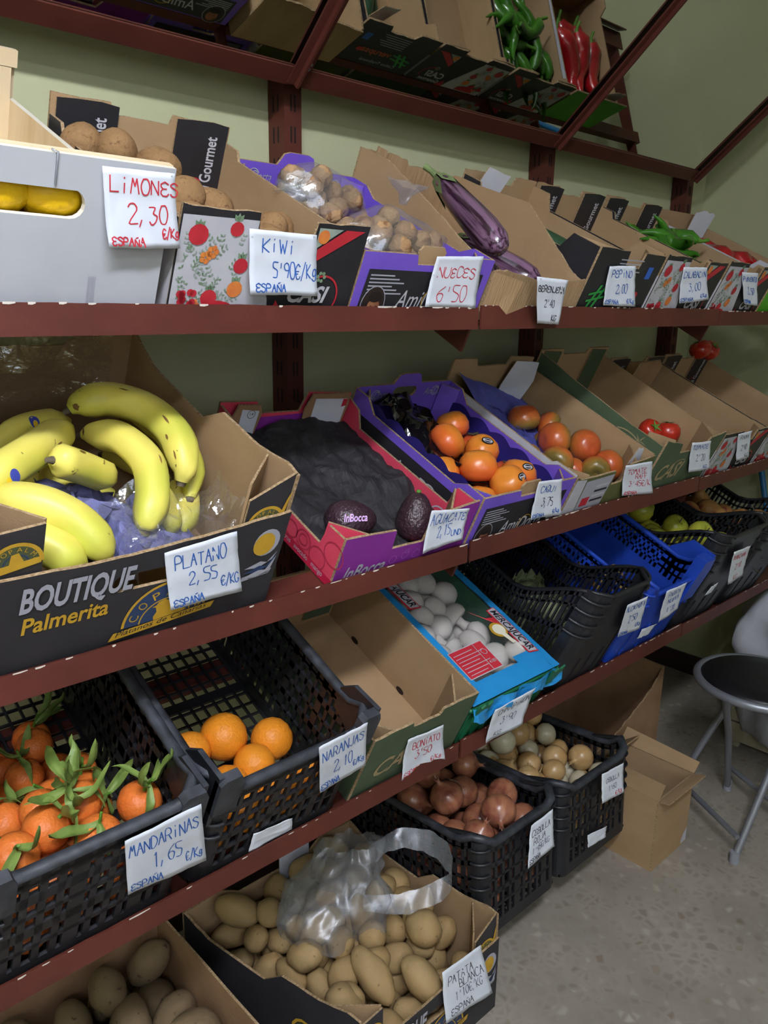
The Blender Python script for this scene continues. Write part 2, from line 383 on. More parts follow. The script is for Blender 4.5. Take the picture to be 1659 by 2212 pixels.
def oval(ca, ch, ra, rh, n=16):   # stadium-like handle hole (clockwise)
    pts = []
    for i in range(n):
        a = -2*math.pi*i/n; c, s_ = math.cos(a), math.sin(a)
        pts.append((ca+(ra-rh)*(1 if c > 0 else -1)+rh*c, ch+rh*s_))
    return pts

def floral(mb, mp, a0, a1, h0, h1, seed, big=True, o=.0014):
    """printed garden motif: red fruits, sage sprigs, little flowers"""
    rnd = random.Random(seed); W_, H_ = a1-a0, h1-h0
    P = lambda u, v: (a0+u*W_, h0+v*H_)
    def leaf(u, v, ang, l, mt):
        x, y = P(u, v); c, s_ = math.cos(ang), math.sin(ang); w_ = l*.28
        mb.flat([(x, y), (x+c*l*.5-s_*w_, y+s_*l*.5+c*w_), (x+c*l, y+s_*l), (x+c*l*.5+s_*w_, y+s_*l*.5-c*w_)], mp, mt, o)
    def sprig(u, v, ang, n, l):
        for i in range(n):
            k = i/n*l*2.4; du, dv = math.cos(ang)*k/W_, math.sin(ang)*k/H_
            for sg in (-1, 1):
                if .03 < u+du < .9 and .05 < v+dv < .9: leaf(u+du, v+dv, ang+sg*.9, l*.7, GREENP if rnd.random() < .45 else GREYG)
    for _ in range(46): sprig(rnd.uniform(.03, .85), rnd.uniform(.04, .85), rnd.uniform(.4, 2.8), 3, .0075)
    for i, (u, v, r) in enumerate(((.2, .84, .014), (.72, .93, .010), (.88, .55, .011), (.86, .3, .012), (.5, .2, .012))):
        x, y = P(u, v); mb.disc(x, min(y, h1-r), r, r*.95, mp, REDP if i != 3 else ORNP, o+.0004, 12)
        for k in range(3): leaf(u, v+.06, 1.0+k*.6, .012, GREENP)
    for k in range(11):
        x, y = P(.06+.25*rnd.random(), .12+.14*rnd.random()); mb.disc(x, y, .005, .005, mp, REDP, o+.0006, 8)
    for (u, v) in ((.35, .62), (.44, .68), (.3, .12)):
        x, y = P(u, v)
        for k in range(5): mb.disc(x+.005*math.cos(k*1.257), y+.005*math.sin(k*1.257), .004, .004, mp, ORNP, o+.0005, 7)
    if big:
        x, y = P(.62, 0); mb.disc(x, y+.0005, .036, .022, mp, REDP, o+.0008, 16, 0, 180)

def casi_print(B, mp, parent, seed, h=.14, name='front_print'):
    w = B.w
    mb = MB()
    mb.flat([(.002, .002), (w*.52, .002), (w*.5, .03), (w*.37, h-.012), (w*.37, h-.003), (.002, h-.003)], mp, WHITEP, .0008)
    floral(mb, mp, .006, w*.36, .006, h-.006, seed)
    mb.flat([(w*.70, h*.60), (w*.70, h*.73), (w*.86, h*.965), (w*.975, h*.965)], mp, REDP, .0009)
    mb.flat([(w*.70, h*.75), (w*.70, h*.965), (w*.84, h*.965)], mp, GREYG, .0009)
    mb.disc(w*.735, h*.88, .01, .01, mp, ORNP, .0013)
    mb.flat([(w*.52, .002), (w*.62, .002), (w*.55, .03)], mp, REDP, .001)
    mb.text('CASI', w*.60, .028, .034, mp, WHITEP, .0012, shear=.25, off=.03, fit=w*.25)
    mb.text('Gourmet', w*.60, .009, .019, mp, WHITEP, .0012, off=.02, fit=w*.27)
    mb.ring(w*.80, .036, .03, .033, mp, REDP, .0012, 12, -25, 110)
    for k in range(6): mb.disc(w*.78+.006*math.cos(k), .066+.006*math.sin(k), .003, .003, mp, GREENP, .0013, 6)
    return mb.build(name, parent)
def gourmet_flaps(B, parent, h, hw=.095, left=True, txt='Gourmet'):
    w = B.w
    for x0 in ([B.t+.002] if left else [])+[w-hw-B.t]:
        mb = MB(); rnd = random.Random(int(x0*1000))
        pts = [(x0, .03), (x0+hw, .03), (x0+hw, h-.002), (x0+hw*.7, h+.001), (x0+hw*.3, h-.0005), (x0, h-.003)]
        mb.prism(pts, lambda a, hh, o: (a, B.d-B.t-.004+o-.0005, hh), .003, BLACKP, CARD, EDGE)
        mp = lambda a, hh, o=0: (a, B.d-B.t-.0045-o, hh)
        mb.text('Gourmet', x0+hw*.80, .062, .030, mp, WHITEP, .0008, rot=90, off=.02, fit=.075)
        mb.text('CASI', x0+hw*.80, .034, .030, mp, WHITEP, .0008, rot=90, shear=.2, off=.03, fit=.024)
        mb.ring(x0+hw*.5, .055, .012, .014, mp, REDP, .0008, 8, 40, 150)
        mb.build('printed_flap', parent)
def casi_tray(sh, x0, w, label, seed, d=.4, fprof=None, hs=.115, green=False, flapl=True, bprof=None):
    f = fprof or prof(w, (0, .150), (.04, .147), (.37, .147), (.38, .118), (.68, .110), (.69, .141), (1, .143))
    bk = bprof or prof(w, (0, .16), (.30, .160), (.32, .142), (.63, .142), (.65, .158), (1, .155))
    s_ = [(0, .13), (.05, .13), (.06, hs), (d-.05, hs), (d-.04, .13), (d, .13)]
    B = tray('produce_box', label, sh, x0, w, d, ragged(f, 5, .0012, seed), ragged(bk, 4, .002, seed+1), s_, s_, BLACKP, corners=[(0, 0, .035, .04, .125, CARD), (1, 0, .035, .04, .125, CARD)])
    casi_print(B, B.F, B.front, seed); casi_print(B, B.K, B.back, seed+50, name='back_print')
    gourmet_flaps(B, B.back, .158, left=flapl)
    mb = MB(); mb.flat([(.0, .002), (B.d, .002), (B.d, .1), (0, .1)], B.L, GREENBOX if green else WHITEP, .0006); floral(mb, B.L, .01, B.d-.02, .004, .1, seed+9, big=False); mb.build('side_print', B.left)
    return B

# ---- A0 lemon crate
hL = .186
B = tray('lemon_crate', 'white fronted wooden crate of lemons with oblong hand hole', 'A', .198, .302, .5,
         [(0, hL), (.302, hL)], [(0, hL), (.302, hL)], [(0, .12), (.5, .12)], [(0, .12), (.5, .12)],
         mat('white_board', '#b9bbc0', '#b0b2b8', rough=.6, scale=10), inner=WOODL, edge=mat('board_edge', '#d8d4c8', '#cfc7b4', rough=.7), thick=.008,
         holes={'front': [oval(.148, .135, .053, .016)]}, sides={'left': WOODL, 'right': WOODL})
LEMB = B
for y0 in (.008, .482):
    mb = MB(); mb.box((.0, y0, hL-.022), (.302, y0+.01, hL+.001), WOODL); mb.build('top_batten', B.o)
    for x in (.008, .276):
        mb = MB(); mb.box((x, y0, .008), (x+.018, y0+.016, hL-.023), WOODL); mb.build('corner_post', B.o)
mb = MB(); mb.tube([(.162, .004, hL+.002), (.166, -.002, hL+.002), (.166, -.002, hL-.032)], .0011, 6, CHROME); mb.build('staple', B.o)
mb = MB()
for k in range(5): mb.flat([(.213+.002*k, .02), (.2142+.002*k, .02), (.2142+.002*k, .055), (.213+.002*k, .055)], B.F, SILV)
mb.build('printed_code', B.front)

# ---- A1 kiwi box
KIWB = casi_tray('A', .516, .3, 'floral and black printed cardboard box of kiwis beside the white lemon crate', 3)

# ---- purple boxes (walnuts on the top shelf, persimmons on the middle one)
def purple_tray(sh, x0, w, label, hf, hb):
    f = ragged(prof(w, (0, hf), (.37, hf), (.39, hf-.016), (.60, hf-.016), (.62, hf), (1, hf)), 3, .0006, 5)
    bk = prof(w, (0, hb), (.04, hb+.002), (.36, hb+.002), (.40, hb+.022), (.44, hb+.026), (.58, hb+.026), (.62, hb+.022), (.65, hb+.002), (1, hb))
    s_ = [(0, hf), (.045, hf), (.075, hf-.018), (.33, hf-.018), (.36, hb), (.4, hb)]
    hh = {'back': [oval(w*.5, hb-.018, .036, .013)]}
    B = tray('produce_box', label, sh, x0, w, .4, f, bk, s_, s_, PURP, inner=PURP, corners=[(0, 0, .03, .035, hf-.004, PURP), (1, 0, .03, .035, hf-.004, PURP), (0, 1, .03, .035, hb-.004, PURP), (1, 1, .03, .035, hb-.004, PURP)], holes=hh)
    mb = MB(); mb.prism(prof(w, (.40, hf-.03), (.58, hf-.03), (.60, hf+.004), (.575, hf+.012), (.42, hf+.012), (.395, hf+.004)), lambda a, h, o: (a, .006+o, h), .004, CARD, CARD, EDGE); mb.build('handle_flap', B.front)
    for mp, par in ((B.F, B.front), (B.K, B.back)):
        mb = MB(); mb.flat([(.014, .003), (w-.014, .003), (w-.018, hf-.026), (.018, hf-.026)], mp, BLACKP, .0007)
        for k in range(6): mb.flat([(.024, hf-.034-k*.0058), (.024+.05+.012*(k % 3), hf-.034-k*.0058), (.024+.05+.012*(k % 3), hf-.0364-k*.0058), (.024, hf-.0364-k*.0058)], mp, SILV, .001)
        mb.disc(w*.15, .026, .025, .030, mp, SILV, .0009, 20); mb.disc(w*.15, .026, .0235, .0285, mp, mat('portrait_dark', '#2a201e', rough=.5), .0011, 20)
        mb.disc(w*.15+.002, .02, .013, .017, mp, SKIN, .0013, 14); mb.disc(w*.15+.002, .038, .0145, .009, mp, mat('portrait_hair', '#1c1412', rough=.6), .0015, 12)
        for dx in (-.005, .006): mb.disc(w*.15+.002+dx, .023, .0018, .0011, mp, mat('portrait_hair', '#1c1412'), .0016, 6)
        mb.text('AmiDorta', w*.31, .020, .044, mp, WHITEP, .0012, shear=.3, fit=w*.46); mb.ring(w*.57, .034, .018, .0198, mp, GOLD, .0014, 18, 30, 330)
        mb.flat([(w*.84, .022), (w*.93, .022), (w*.93, .066), (w*.84, .066)], mp, WHITEP, .001); mb.flat([(w*.85, .03), (w*.92, .03), (w*.92, .034), (w*.85, .034)], mp, BLACKP, .0013); mb.flat([(w*.85, .042), (w*.92, .042), (w*.92, .043), (w*.85, .043)], mp, BLACKP, .0013)
        mb.build('brand_print', par)
    mb = MB()
    for a in (.05, .68):
        mb.text('AmiDorta', w*a+.01, hb-.030, .026, B.KI, SILV, .0009, shear=.3, fit=w*.25); mb.ring(w*a+.045, hb-.021, .011, .0125, B.KI, WHITEP, .0011, 14, 20, 320)
    mb.build('inner_print', B.back)
    mb = MB(); mb.flat([(.02, .004), (.36, .004), (.36, hf-.036), (.02, hf-.036)], B.L, BLACKP, .0007)
    mb.text('AmiDorta', .16, .03, .05, B.L, WHITEP, .001, shear=.3, fit=.18); mb.ring(.275, .043, .02, .023, B.L, WHITEP, .0012, 18, 20, 330); mb.build('side_print', B.left)
    return B
WALB = purple_tray('A', .82, .297, 'purple cardboard box holding the two bags of walnuts', .108, .106)

# ---- A3 eggplant box: plain, crushed cardboard
w = .285
CRK = mat('kraft_corrugated', '#a98c6a', '#9f8260', rough=.85, scale=6, bump=.5, bscale=30, stretch=(9, 1, 1), spec=.15)
EGGB = tray('produce_box', 'plain crushed brown cardboard box of aubergines with sagging torn front', 'A', 1.128, w, .42,
            ragged(prof(w, (0, .088), (.12, .092), (.5, .074), (.85, .078), (1, .083)), 4, .0015, 2),
            ragged(prof(w, (0, .16), (.2, .158), (.45, .152), (.5, .14), (1, .135)), 6, .003, 4),
            ragged([(0, .084), (.08, .102), (.2, .132), (.34, .163), (.42, .16)], 5, .001, 8), ragged([(0, .078), (.03, .083), (.10, .115), (.20, .160), (.30, .148), (.42, .138)], 5, .001, 9), CRK, inner=CRK)
mb = MB(); mb.flat([(.15, .02), (.155, .02), (.19, .058), (.185, .058)], EGGB.F, mat('tape_brown', '#6d5540', rough=.4)); mb.build('tape_strip', EGGB.front)
mb = MB(); mb.prism([(.02, .10), (.055, .10), (.055, .165), (.03, .17)], lambda a, h, o: (a, .40+o, h), .004, CRK, CRK, EDGE); mb.build('torn_flap', EGGB.back)
mb = MB()
mb.add([(-.004, -.003, .0), (.055, -.016, .006), (.07, -.013, .079), (-.003, -.001, .089), (.17, -.004, .0), (.18, -.002, .074)], [(0, 1, 2, 3), (1, 4, 5, 2)], CRK); mb.build('crumpled_front_fold', EGGB.o)

# ---- A4 cucumber box
w = .255
CUKB = tray('produce_box', 'black printed cardboard box of cucumbers with green hash emblem', 'A', 1.418, w, .4,
            ragged(prof(w, (0, .15), (.42, .147), (.44, .118), (.66, .112), (.68, .146), (1, .143)), 4, .001, 2), ragged(prof(w, (0, .16), (.3, .16), (.34, .14), (.66, .14), (.7, .16), (1, .16)), 4, .002, 3),
            [(0, .148), (.07, .148), (.09, .114), (.33, .114), (.35, .15), (.4, .15)], [(0, .148), (.07, .148), (.09, .114), (.33, .114), (.35, .15), (.4, .15)], BLACKP, corners=[(0, 0, .05, .06, .148, BLACKP), (1, 0, .04, .04, .14, CARD)])
HCG = mat('hash_green', '#2a8f3f', rough=.5)
for mp, par in ((CUKB.F, CUKB.front), (CUKB.K, CUKB.back)):
    mb = MB()
    for k in range(6): mb.flat([(.085+.004*k*0, .128-k*.008), (.085+.09-.008*(k % 3), .128-k*.008), (.085+.09-.008*(k % 3), .1305-k*.008), (.085, .1305-k*.008)], mp, SILV, .001)
    for dx in (0, .018): mb.flat([(.03+dx, .026), (.038+dx, .026), (.062+dx, .074), (.054+dx, .074)], mp, HCG, .001)
    for dh in (0, .014): mb.flat([(.024, .037+dh), (.092, .049+dh), (.092, .054+dh), (.024, .042+dh)], mp, HCG, .0012)
    mb.text('verupsa', .095, .05, .032, mp, mat('orange_letters', '#b8532a', rough=.5), .001, shear=.2, off=.02, fit=.1); mb.text('Cultivo Tradicional', .05, .016, .016, mp, WHITEP, .001, fit=.12)
    mb.flat([(.205, .092), (.225, .092), (.225, .118), (.205, .118)], mp, BLUEP, .001)
    mb.disc(.2, .055, .01, .008, mp, REDP, .001)
    mb.build('brand_print', par)
mb = MB(); mb.prism(ragged([(.0, .06), (.04, .05), (.062, .10), (.085, .17), (.02, .178), (.0, .12)], 3, .002, 5), lambda a, h, o: (a+.02, .375-o-.2*(a), h), .002, mat('white_card', '#cdd0da', '#c0c4d2', rough=.7), WHITEP, EDGE); mb.build('white_card_flap', CUKB.back)

# ---- A5, A6, A7
ZUCB = casi_tray('A', 1.682, .295, 'floral and black printed box, nearly empty, tagged for courgettes', 21)
GPB = casi_tray('A', 1.988, .292, 'floral and black printed box holding long green peppers', 33)
w = .29
RPB = tray('produce_box', 'bright green fronted cardboard box of red peppers at the shelf end', 'A', 2.292, w, .4, ragged(prof(w, (0, .15), (.3, .148), (.34, .12), (.7, .12), (.74, .146), (1, .144)), 3, .001, 2), prof(w, (0, .15), (1, .15)),
           [(0, .14), (.06, .14), (.08, .115), (.4, .12)], [(0, .14), (.06, .14), (.08, .115), (.4, .12)], LIME, sides={'left': WHITEP})
mb = MB(); mb.prism(ragged([(0, .06), (.09, .055), (.10, .165), (.05, .172), (.0, .16)], 3, .003, 15), lambda a, h, o: (a+.17, .382+o-.12*a, h), .002, mat('white_card', '#cdd0da'), WHITEP, EDGE); mb.build('white_card_flap', RPB.back)

# ---- B0 banana box
def copalma(mb, mp, ca, h0, s_):
    """half-round emblem: blue arch, gold rings, bird and slanted banner"""
    mb.disc(ca, h0, .062*s_, .066*s_, mp, GOLD, .0008, 22, 0, 180); mb.disc(ca, h0, .058*s_, .062*s_, mp, NAVY, .0010, 22, 0, 180)
    mb.ring(ca, h0, .036*s_, .038*s_, mp, GOLD, .0012, 18, 0, 180)
    for i, ch in enumerate('COPALMA'):
        a = 165-i*25; r_ = .042*s_
        mb.text(ch, ca+r_*math.cos(R(a))-.004*s_*math.sin(R(a)), h0+r_*math.sin(R(a))*1.05+.004*s_*math.cos(R(a))-.002*s_, .019*s_, mp, GOLD, .0014, rot=a-90, fit=.012*s_)
    bird = [(-.016, -.002), (.012, -.002), (.032, .006), (.014, .016), (.006, .028), (-.004, .034), (-.013, .031), (-.016, .026), (-.022, .024), (-.016, .022), (-.014, .014), (-.018, .006)]
    mb.flat([(ca+x*s_, h0+.002*s_+y*s_) for x, y in bird], mp, GOLD, .0016)
    q = [(-.078, -.017), (.072, -.002), (.076, .009), (-.072, -.004)]
    mb.flat([(ca+x*s_*1.02, h0+y*s_*1.25) for x, y in q], mp, BLACKP, .0017); mb.flat([(ca+x*s_, h0+y*s_) for x, y in q], mp, GOLD, .0019)
    mb.text('Plátanos de Canarias', ca-.07*s_, h0-.012*s_, .0125*s_, mp, BLACKP, .0022, rot=5.5, shear=.3, fit=.135*s_)
def banana_tray(label, M, w=.405, d=.5):
    f = ragged(prof(w, (0, .168), (.3, .165), (.5, .168), (.75, .176), (1, .186)), 5, .0012, 11)
    s_ = ragged([(0, .245), (.03, .248), (.10, .232), (.20, .228), (.25, .19), (.42, .19), (.5, .215)], 4, .001, 12)
    B = tray('banana_box', label, None, 0, w, d, f, ragged(prof(w, (0, .215), (.2, .22), (.3, .19), (.7, .19), (.8, .22), (1, .215)), 3, .001, 3), s_, s_, COPBLK, M=M, holes={'front': [oval(w*.52, .122, .062, .014)]})
    for sx in (0, 1):    # raised printed corner columns behind the front panel
        a0, a1 = (.003, .062) if sx == 0 else (w-.072, w-.003)
        mb = MB(); hh = (.228, .234) if sx == 0 else (.212, .248)
        mb.prism([(a0, .10), (a1, .10), (a1, hh[1]), (a0, hh[0])], lambda a, h, o: (a, .007+o, h), .004, COPBLK, CARD, EDGE)
        mp = lambda a, h, o=0: (a, .007-o, h)
        cx_ = (a0+a1)/2; mb.ring(cx_, hh[0]-.045, .026, .031, mp, GOLD, .0006, 14, 0, 180); mb.disc(cx_, hh[0]-.045, .026, .026, mp, mat('moss_print', '#4a5236', rough=.5), .0005, 16, 0, 180); mb.ring(cx_, hh[0]-.045, .013, .015, mp, NAVY, .0008, 12, 0, 180)
        for i, ch in enumerate('COPALMA'): mb.text(ch, cx_+.0195*math.cos(R(160-i*23)), hh[0]-.046+.0195*math.sin(R(160-i*23)), .009, mp, GOLD, .001, rot=70-i*23)
        mb.flat([(cx_-.008, hh[0]-.045), (cx_+.01, hh[0]-.045), (cx_+.002, hh[0]-.028), (cx_-.006, hh[0]-.03)], mp, GOLD, .001)
        mb.flat([(a0+.002, hh[0]-.058), (a1-.002, hh[0]-.047), (a1-.002, hh[0]-.038), (a0+.002, hh[0]-.046)], mp, GOLD, .0012)
        if sx: mb.flat([(a1-.014, hh[1]-.07), (a1-.006, hh[1]-.066), (a1-.001, hh[1]-.028), (a1-.006, hh[1]-.04)], mp, GOLD, .0013)
        mb.build('corner_column', B.o)
        x0 = .006 if sx == 0 else w-.006; x1 = a1 if sx == 0 else a0; sg = 1 if sx == 0 else -1
        mb = MB(); P = [(x1, .012), (x0, .072), (x0, .076), (x1+sg*.003, .014)]
        vs = [(x, y, .08) for x, y in P]+[(x, y, .236) for x, y in P]
        mb.add(vs, [(0, 1, 5, 4), (1, 2, 6, 5), (2, 3, 7, 6), (3, 0, 4, 7)], CARD); mb.add(vs, [(4, 5, 6, 7)], EDGE); mb.build('corner_brace', B.o)
    mb = MB(); mp = B.F
    mb.text('BOUTIQUE', .038, .112, .052, mp, BLACKP, .0009, shear=.15, off=.03, fit=.142); mb.text('BOUTIQUE', .036, .1135, .052, mp, SILV, .0013, shear=.15, off=.03, fit=.142); mb.text('Palmerita', .04, .078, .036, mp, GOLD, .001, shear=.1, off=.02, fit=.108)
    copalma(mb, mp, .232, .042, 1.0)
    mb.disc(w-.03, .138, .022, .024, mp, SILV, .0008, 18); mb.disc(w-.034, .136, .018, .02, mp, GOLD, .0011, 18)
    for k, c_ in enumerate((SILV, NAVY, SILV)): mb.flat([(w-.058, .095-.008*k), (w-.032, .104-.008*k), (w-.02, .100-.007*k), (w-.006, .118-.004*k), (w-.012, .104-.01*k), (w-.034, .092-.008*k)], mp, c_, .0010+.0003*k)
    mb.flat([(w-.058, .072), (w-.012, .077), (w-.008, .086), (w-.058, .08)], mp, SILV, .0009); mb.text('CANARIAS', w-.047, .0745, .009, mp, COPBLK, .0014, rot=6, fit=.035)
    mb.build('brand_print', B.front)
    mb = MB()
    for k, a in enumerate((.06, .13)):
        mb.ring(d-a-.01, .12+.0*k, .03, .036, B.L, GOLD, .0009, 14, 0, 360, 1.1); mb.disc(d-a-.01, .12, .028, .03, B.L, mat('moss_print', '#4a5236'), .0008, 14)
    mb.build('side_print', B.left)
    return B
BANB = banana_tray('dark printed box of bananas with grey and gold lettering', FR('B', .252))

# ---- B1 avocado box
w = .315
AVOB = tray('produce_box', 'magenta and pink cardboard box with dark crumpled liner and avocados', 'B', .789, w, .4,
            ragged(prof(w, (0, .103), (.36, .096), (.375, .056), (.62, .054), (.635, .108), (1, .120)), 4, .001, 6), prof(w, (0, .12), (.26, .115), (.3, .088), (.6, .085), (.64, .128), (1, .118)),
            [(0, .10), (.042, .098), (.05, .056), (.34, .058), (.36, .11), (.4, .115)], [(0, .115), (.05, .112), (.06, .07), (.34, .066), (.36, .1), (.4, .11)], MAGP, inner=PINKP,
            corners=[(0, 0, .05, .05, .096, CARD), (1, 0, .06, .05, .11, CARD)], sides={'left': PINKP, 'right': PINKP})
mb = MB(); mp = AVOB.F
mb.text('InBocca', .018, .012, .040, mp, SILV, .001, shear=.3, off=.02, fit=.095, rot=0)
for k in range(5): mb.ring(.13+.028*k, .03+.004*(k % 2), .008, .009, mp, mat('pale_magenta', '#b06ac0', rough=.6), .001, 10); 
for k in range(3): mb.ring(.16+.03*k, .042, .0045, .0054, mp, mat('pale_magenta', '#b06ac0'), .0012, 8)
mb.build('front_print', AVOB.front)
mb = MB(); mp = AVOB.L; RNG = mat('ring_print', '#b8324e', rough=.5)
mb.flat([(0, 0), (.4, 0), (.4, .016), (0, .022)], mp, CRIM, .0008)
for (a, h, r_) in ((.385, .06, .025), (.352, .03, .022), (.31, .036, .02), (.31, .036, .012), (.275, .034, .018), (.24, .036, .016), (.2, .03, .02)): mb.ring(a, h, r_-.0022, r_, mp, RNG, .001, 18, 0, 360, .9)
mb.text('citrus   avocado   mango', .255, .007, .0135, mp, WHITEP, .0014, fit=.12); mb.build('side_print', AVOB.left)
mb = MB(); mp = AVOB.RI
mb.ring(.33, .03, .022, .025, mp, WHITEP, .001, 16, 30, 200); mb.ring(.36, .035, .012, .014, mp, WHITEP, .001, 14); mb.build('inner_print', AVOB.right)
k = MB(); k.flat([(.01, .03), (.305, .03), (.305, .08), (.01, .08)], AVOB.KI, MAGP, .0008); k.build('inner_print', AVOB.back)
for (a0, a1, h0, h1, lab) in ((.03, .085, .05, .118, 1), (.20, .30, .028, .128, 0)):
    mb = MB(); mb.prism(ragged([(a0-.008, h0-.02), (a1-.012, h0-.012), (a1, h1-.02), (a1-.006, h1), (a0, h1+.004), (a0-.012, h1-.03)], 2, .001, 4), lambda a, h, o: (a, .378+o, h), .004, CARDD, CARD, EDGE)
    mp = lambda a, h, o=0: (a, .378-o, h)
    mb.flat([(a0+.006, h0-.004), (a1-.012, h0), (a1-.008, h1-.012), (a0+.008, h1-.006)], mp, mat('white_card', '#cdd0da'), .0006)
    if lab: mb.ring(a0+.03, h1-.018, .008, .009, mp, BLACKP, .0009, 14); mb.text('14', a0+.0255, h1-.0205, .009, mp, BLACKP, .0009)
    else: mb.flat([(a1-.02, h1-.03), (a1-.008, h1-.028), (a1-.007, h1-.013), (a1-.019, h1-.012)], mp, REDP, .0008)
    mb.build('back_flap', AVOB.o)

# ---- B2 persimmon box
PERB = purple_tray('B', 1.116, .296, 'purple cardboard box of orange persimmons with black tray liner', .121, .128)

# ---- B3 raf tomato box
w = .308
OLIVE = mat('olive_print', '#5f6236', '#54572f', rough=.6, scale=20)
RAFB = tray('produce_box', 'cardboard box lined with blue paper holding green shouldered tomatoes', 'B', 1.42, w, .42,
            ragged(prof(w, (0, .118), (.06, .11), (.5, .112), (.52, .074), (.66, .076), (.68, .122), (1, .132)), 4, .001, 6), ragged(prof(w, (0, .172), (.26, .17), (.3, .15), (.66, .15), (.7, .172), (1, .166)), 3, .001, 6),
            [(0, .122), (.06, .12), (.07, .112), (.42, .118)], [(0, .134), (.08, .135), (.42, .14)], OLIVE, sides={'left': WHITEP, 'right': GREENBOX}, corners=[(0, 0, .05, .055, .112, CARD), (1, 0, .06, .06, .122, CARD)])
mb = MB(); mp = RAFB.F
mb.flat([(.0, .004), (.05, .004), (.04, .108), (.0, .112)], mp, WHITEP, .0007); mb.flat([(.05, .02), (.15, .024), (.152, .106), (.044, .102)], mp, SILV, .0009)
mb.flat([(.06, .032), (.09, .033), (.088, .056), (.059, .055)], mp, REDP, .0012)
for k in range(4): mb.flat([(.095, .04+.013*k), (.145, .041+.013*k), (.145, .047+.013*k), (.095, .046+.013*k)], mp, WHITEP if k % 2 else COPBLK, .0012)
mb.build('printed_label', RAFB.front)
mb = MB(); mb.prism(ragged([(0, .05), (.075, .04), (.098, .12), (.09, .172), (.02, .17), (.002, .1)], 3, .002, 15), lambda a, h, o: (a+.19, .40+o-.25*a, h), .002, mat('white_card', '#cdd0da'), WHITEP, EDGE); mb.build('white_card_flap', RAFB.back)
mb = MB(); mb.prism(ragged([(0, .105), (.05, .105), (.04, .142), (.012, .15)], 3, .002, 15), lambda a, h, o: (a+.235, .02+o, h), .002, mat('white_card', '#cdd0da'), CARD, EDGE); mb.build('torn_corner', RAFB.front)

# ---- green printed boxes (B4 with tomatoes, C2 empty)
TANP = mat('tan_letters', '#9c8a66', rough=.7)
def green_tray(sh, x0, w, d, label, f, bk, l, r_, nm='produce_box'):
    B = tray(nm, label, sh, x0, w, d, f, bk, l, r_, GREENBOX, corners=[(0, 0, .05, .05, f[0][1]-.008, GREENBOX), (1, 0, .05, .06, f[-1][1]-.01, CARD)])
    mb = MB(); mb.text('CASI', .03, .05, .062, B.F, TANP, .001, shear=.3, off=.02, fit=.13); mb.ring(.13, .075, .04, .044, B.F, TANP, .001, 12, 60, 160, .6); mb.build('front_print', B.front)
    mb = MB(); mb.text('CASI', d-.15, .05, .075, B.L, TANP, .001, shear=.3, off=.02, fit=.11); mb.ring(d-.1, .085, .06, .064, B.L, TANP, .001, 14, 40, 120, .8)
    for k in range(5): mb.flat([(d-.062, .128), (d-.062+.022*math.cos(k*1.2), .128+.022*math.sin(k*1.2)), (d-.062+.006*math.cos(k*1.2+.6), .128+.006*math.sin(k*1.2+.6))], B.L, TANP, .001)
    mb.ring(.14, .1, .02, .022, B.L, GREYG, .001, 14); mb.build('side_print', B.left)
    for a in (.01, w-.09):
        mb = MB(); mb.prism([(a, .02), (a+.075, .02), (a+.075, bk[0][1]-.006), (a, bk[0][1]-.002)], lambda p, h, o: (p, d-.0095+o, h), .004, GREENBOX, CARD, EDGE); mb.build('corner_flap', B.back)
    return B
w = .318
GRNB = green_tray('B', 1.752, w, .42, 'green printed cardboard box with a few red tomatoes',
                  ragged(prof(w, (0, .168), (.28, .150), (.32, .122), (.72, .12), (.76, .150), (1, .160)), 3, .001, 1), ragged(prof(w, (0, .186), (.3, .186), (.33, .17), (.66, .17), (.7, .186), (1, .186)), 3, .001, 2),
                  ragged([(0, .15), (.1, .152), (.25, .163), (.42, .178)], 4, .001, 5), [(0, .148), (.1, .145), (.42, .158)])
B5 = casi_tray('B', 2.078, .31, 'floral and black printed box of vine tomatoes on the middle shelf', 41, hs=.128)
B6 = casi_tray('B', 2.395, .31, 'floral and black printed box at the far end of the middle shelf', 47, hs=.128)
mb = MB(); mb.prism([(0, .1), (.14, .1), (.15, .17), (.12, .19), (.02, .185)], lambda a, h, o: (a+.01, .32+o, h), .004, CARDD, CARDD, EDGE); mb.build('raised_flap', B5.o)

# ---- C2 empty green box
w = .272
BONB = green_tray('C', .832, w, .42, 'empty green printed cardboard box tagged for sweet potatoes',
                  ragged(prof(w, (0, .170), (.34, .171), (.36, .158), (.62, .155), (.64, .170), (1, .168)), 5, .0015, 1), prof(w, (0, .17), (1, .17)), [(0, .166), (.42, .166)], [(0, .168), (.42, .165)])
DRK = mat('punched_slot', '#2b1a10', rough=.9)
for a in (.16, .32):
    mb = MB(); mb.disc(a, .012, .012, .007, lambda p, h, o=0: (w-.0052-o, p, h), DRK, .0006, 12); mb.build('punched_slot', BONB.right)

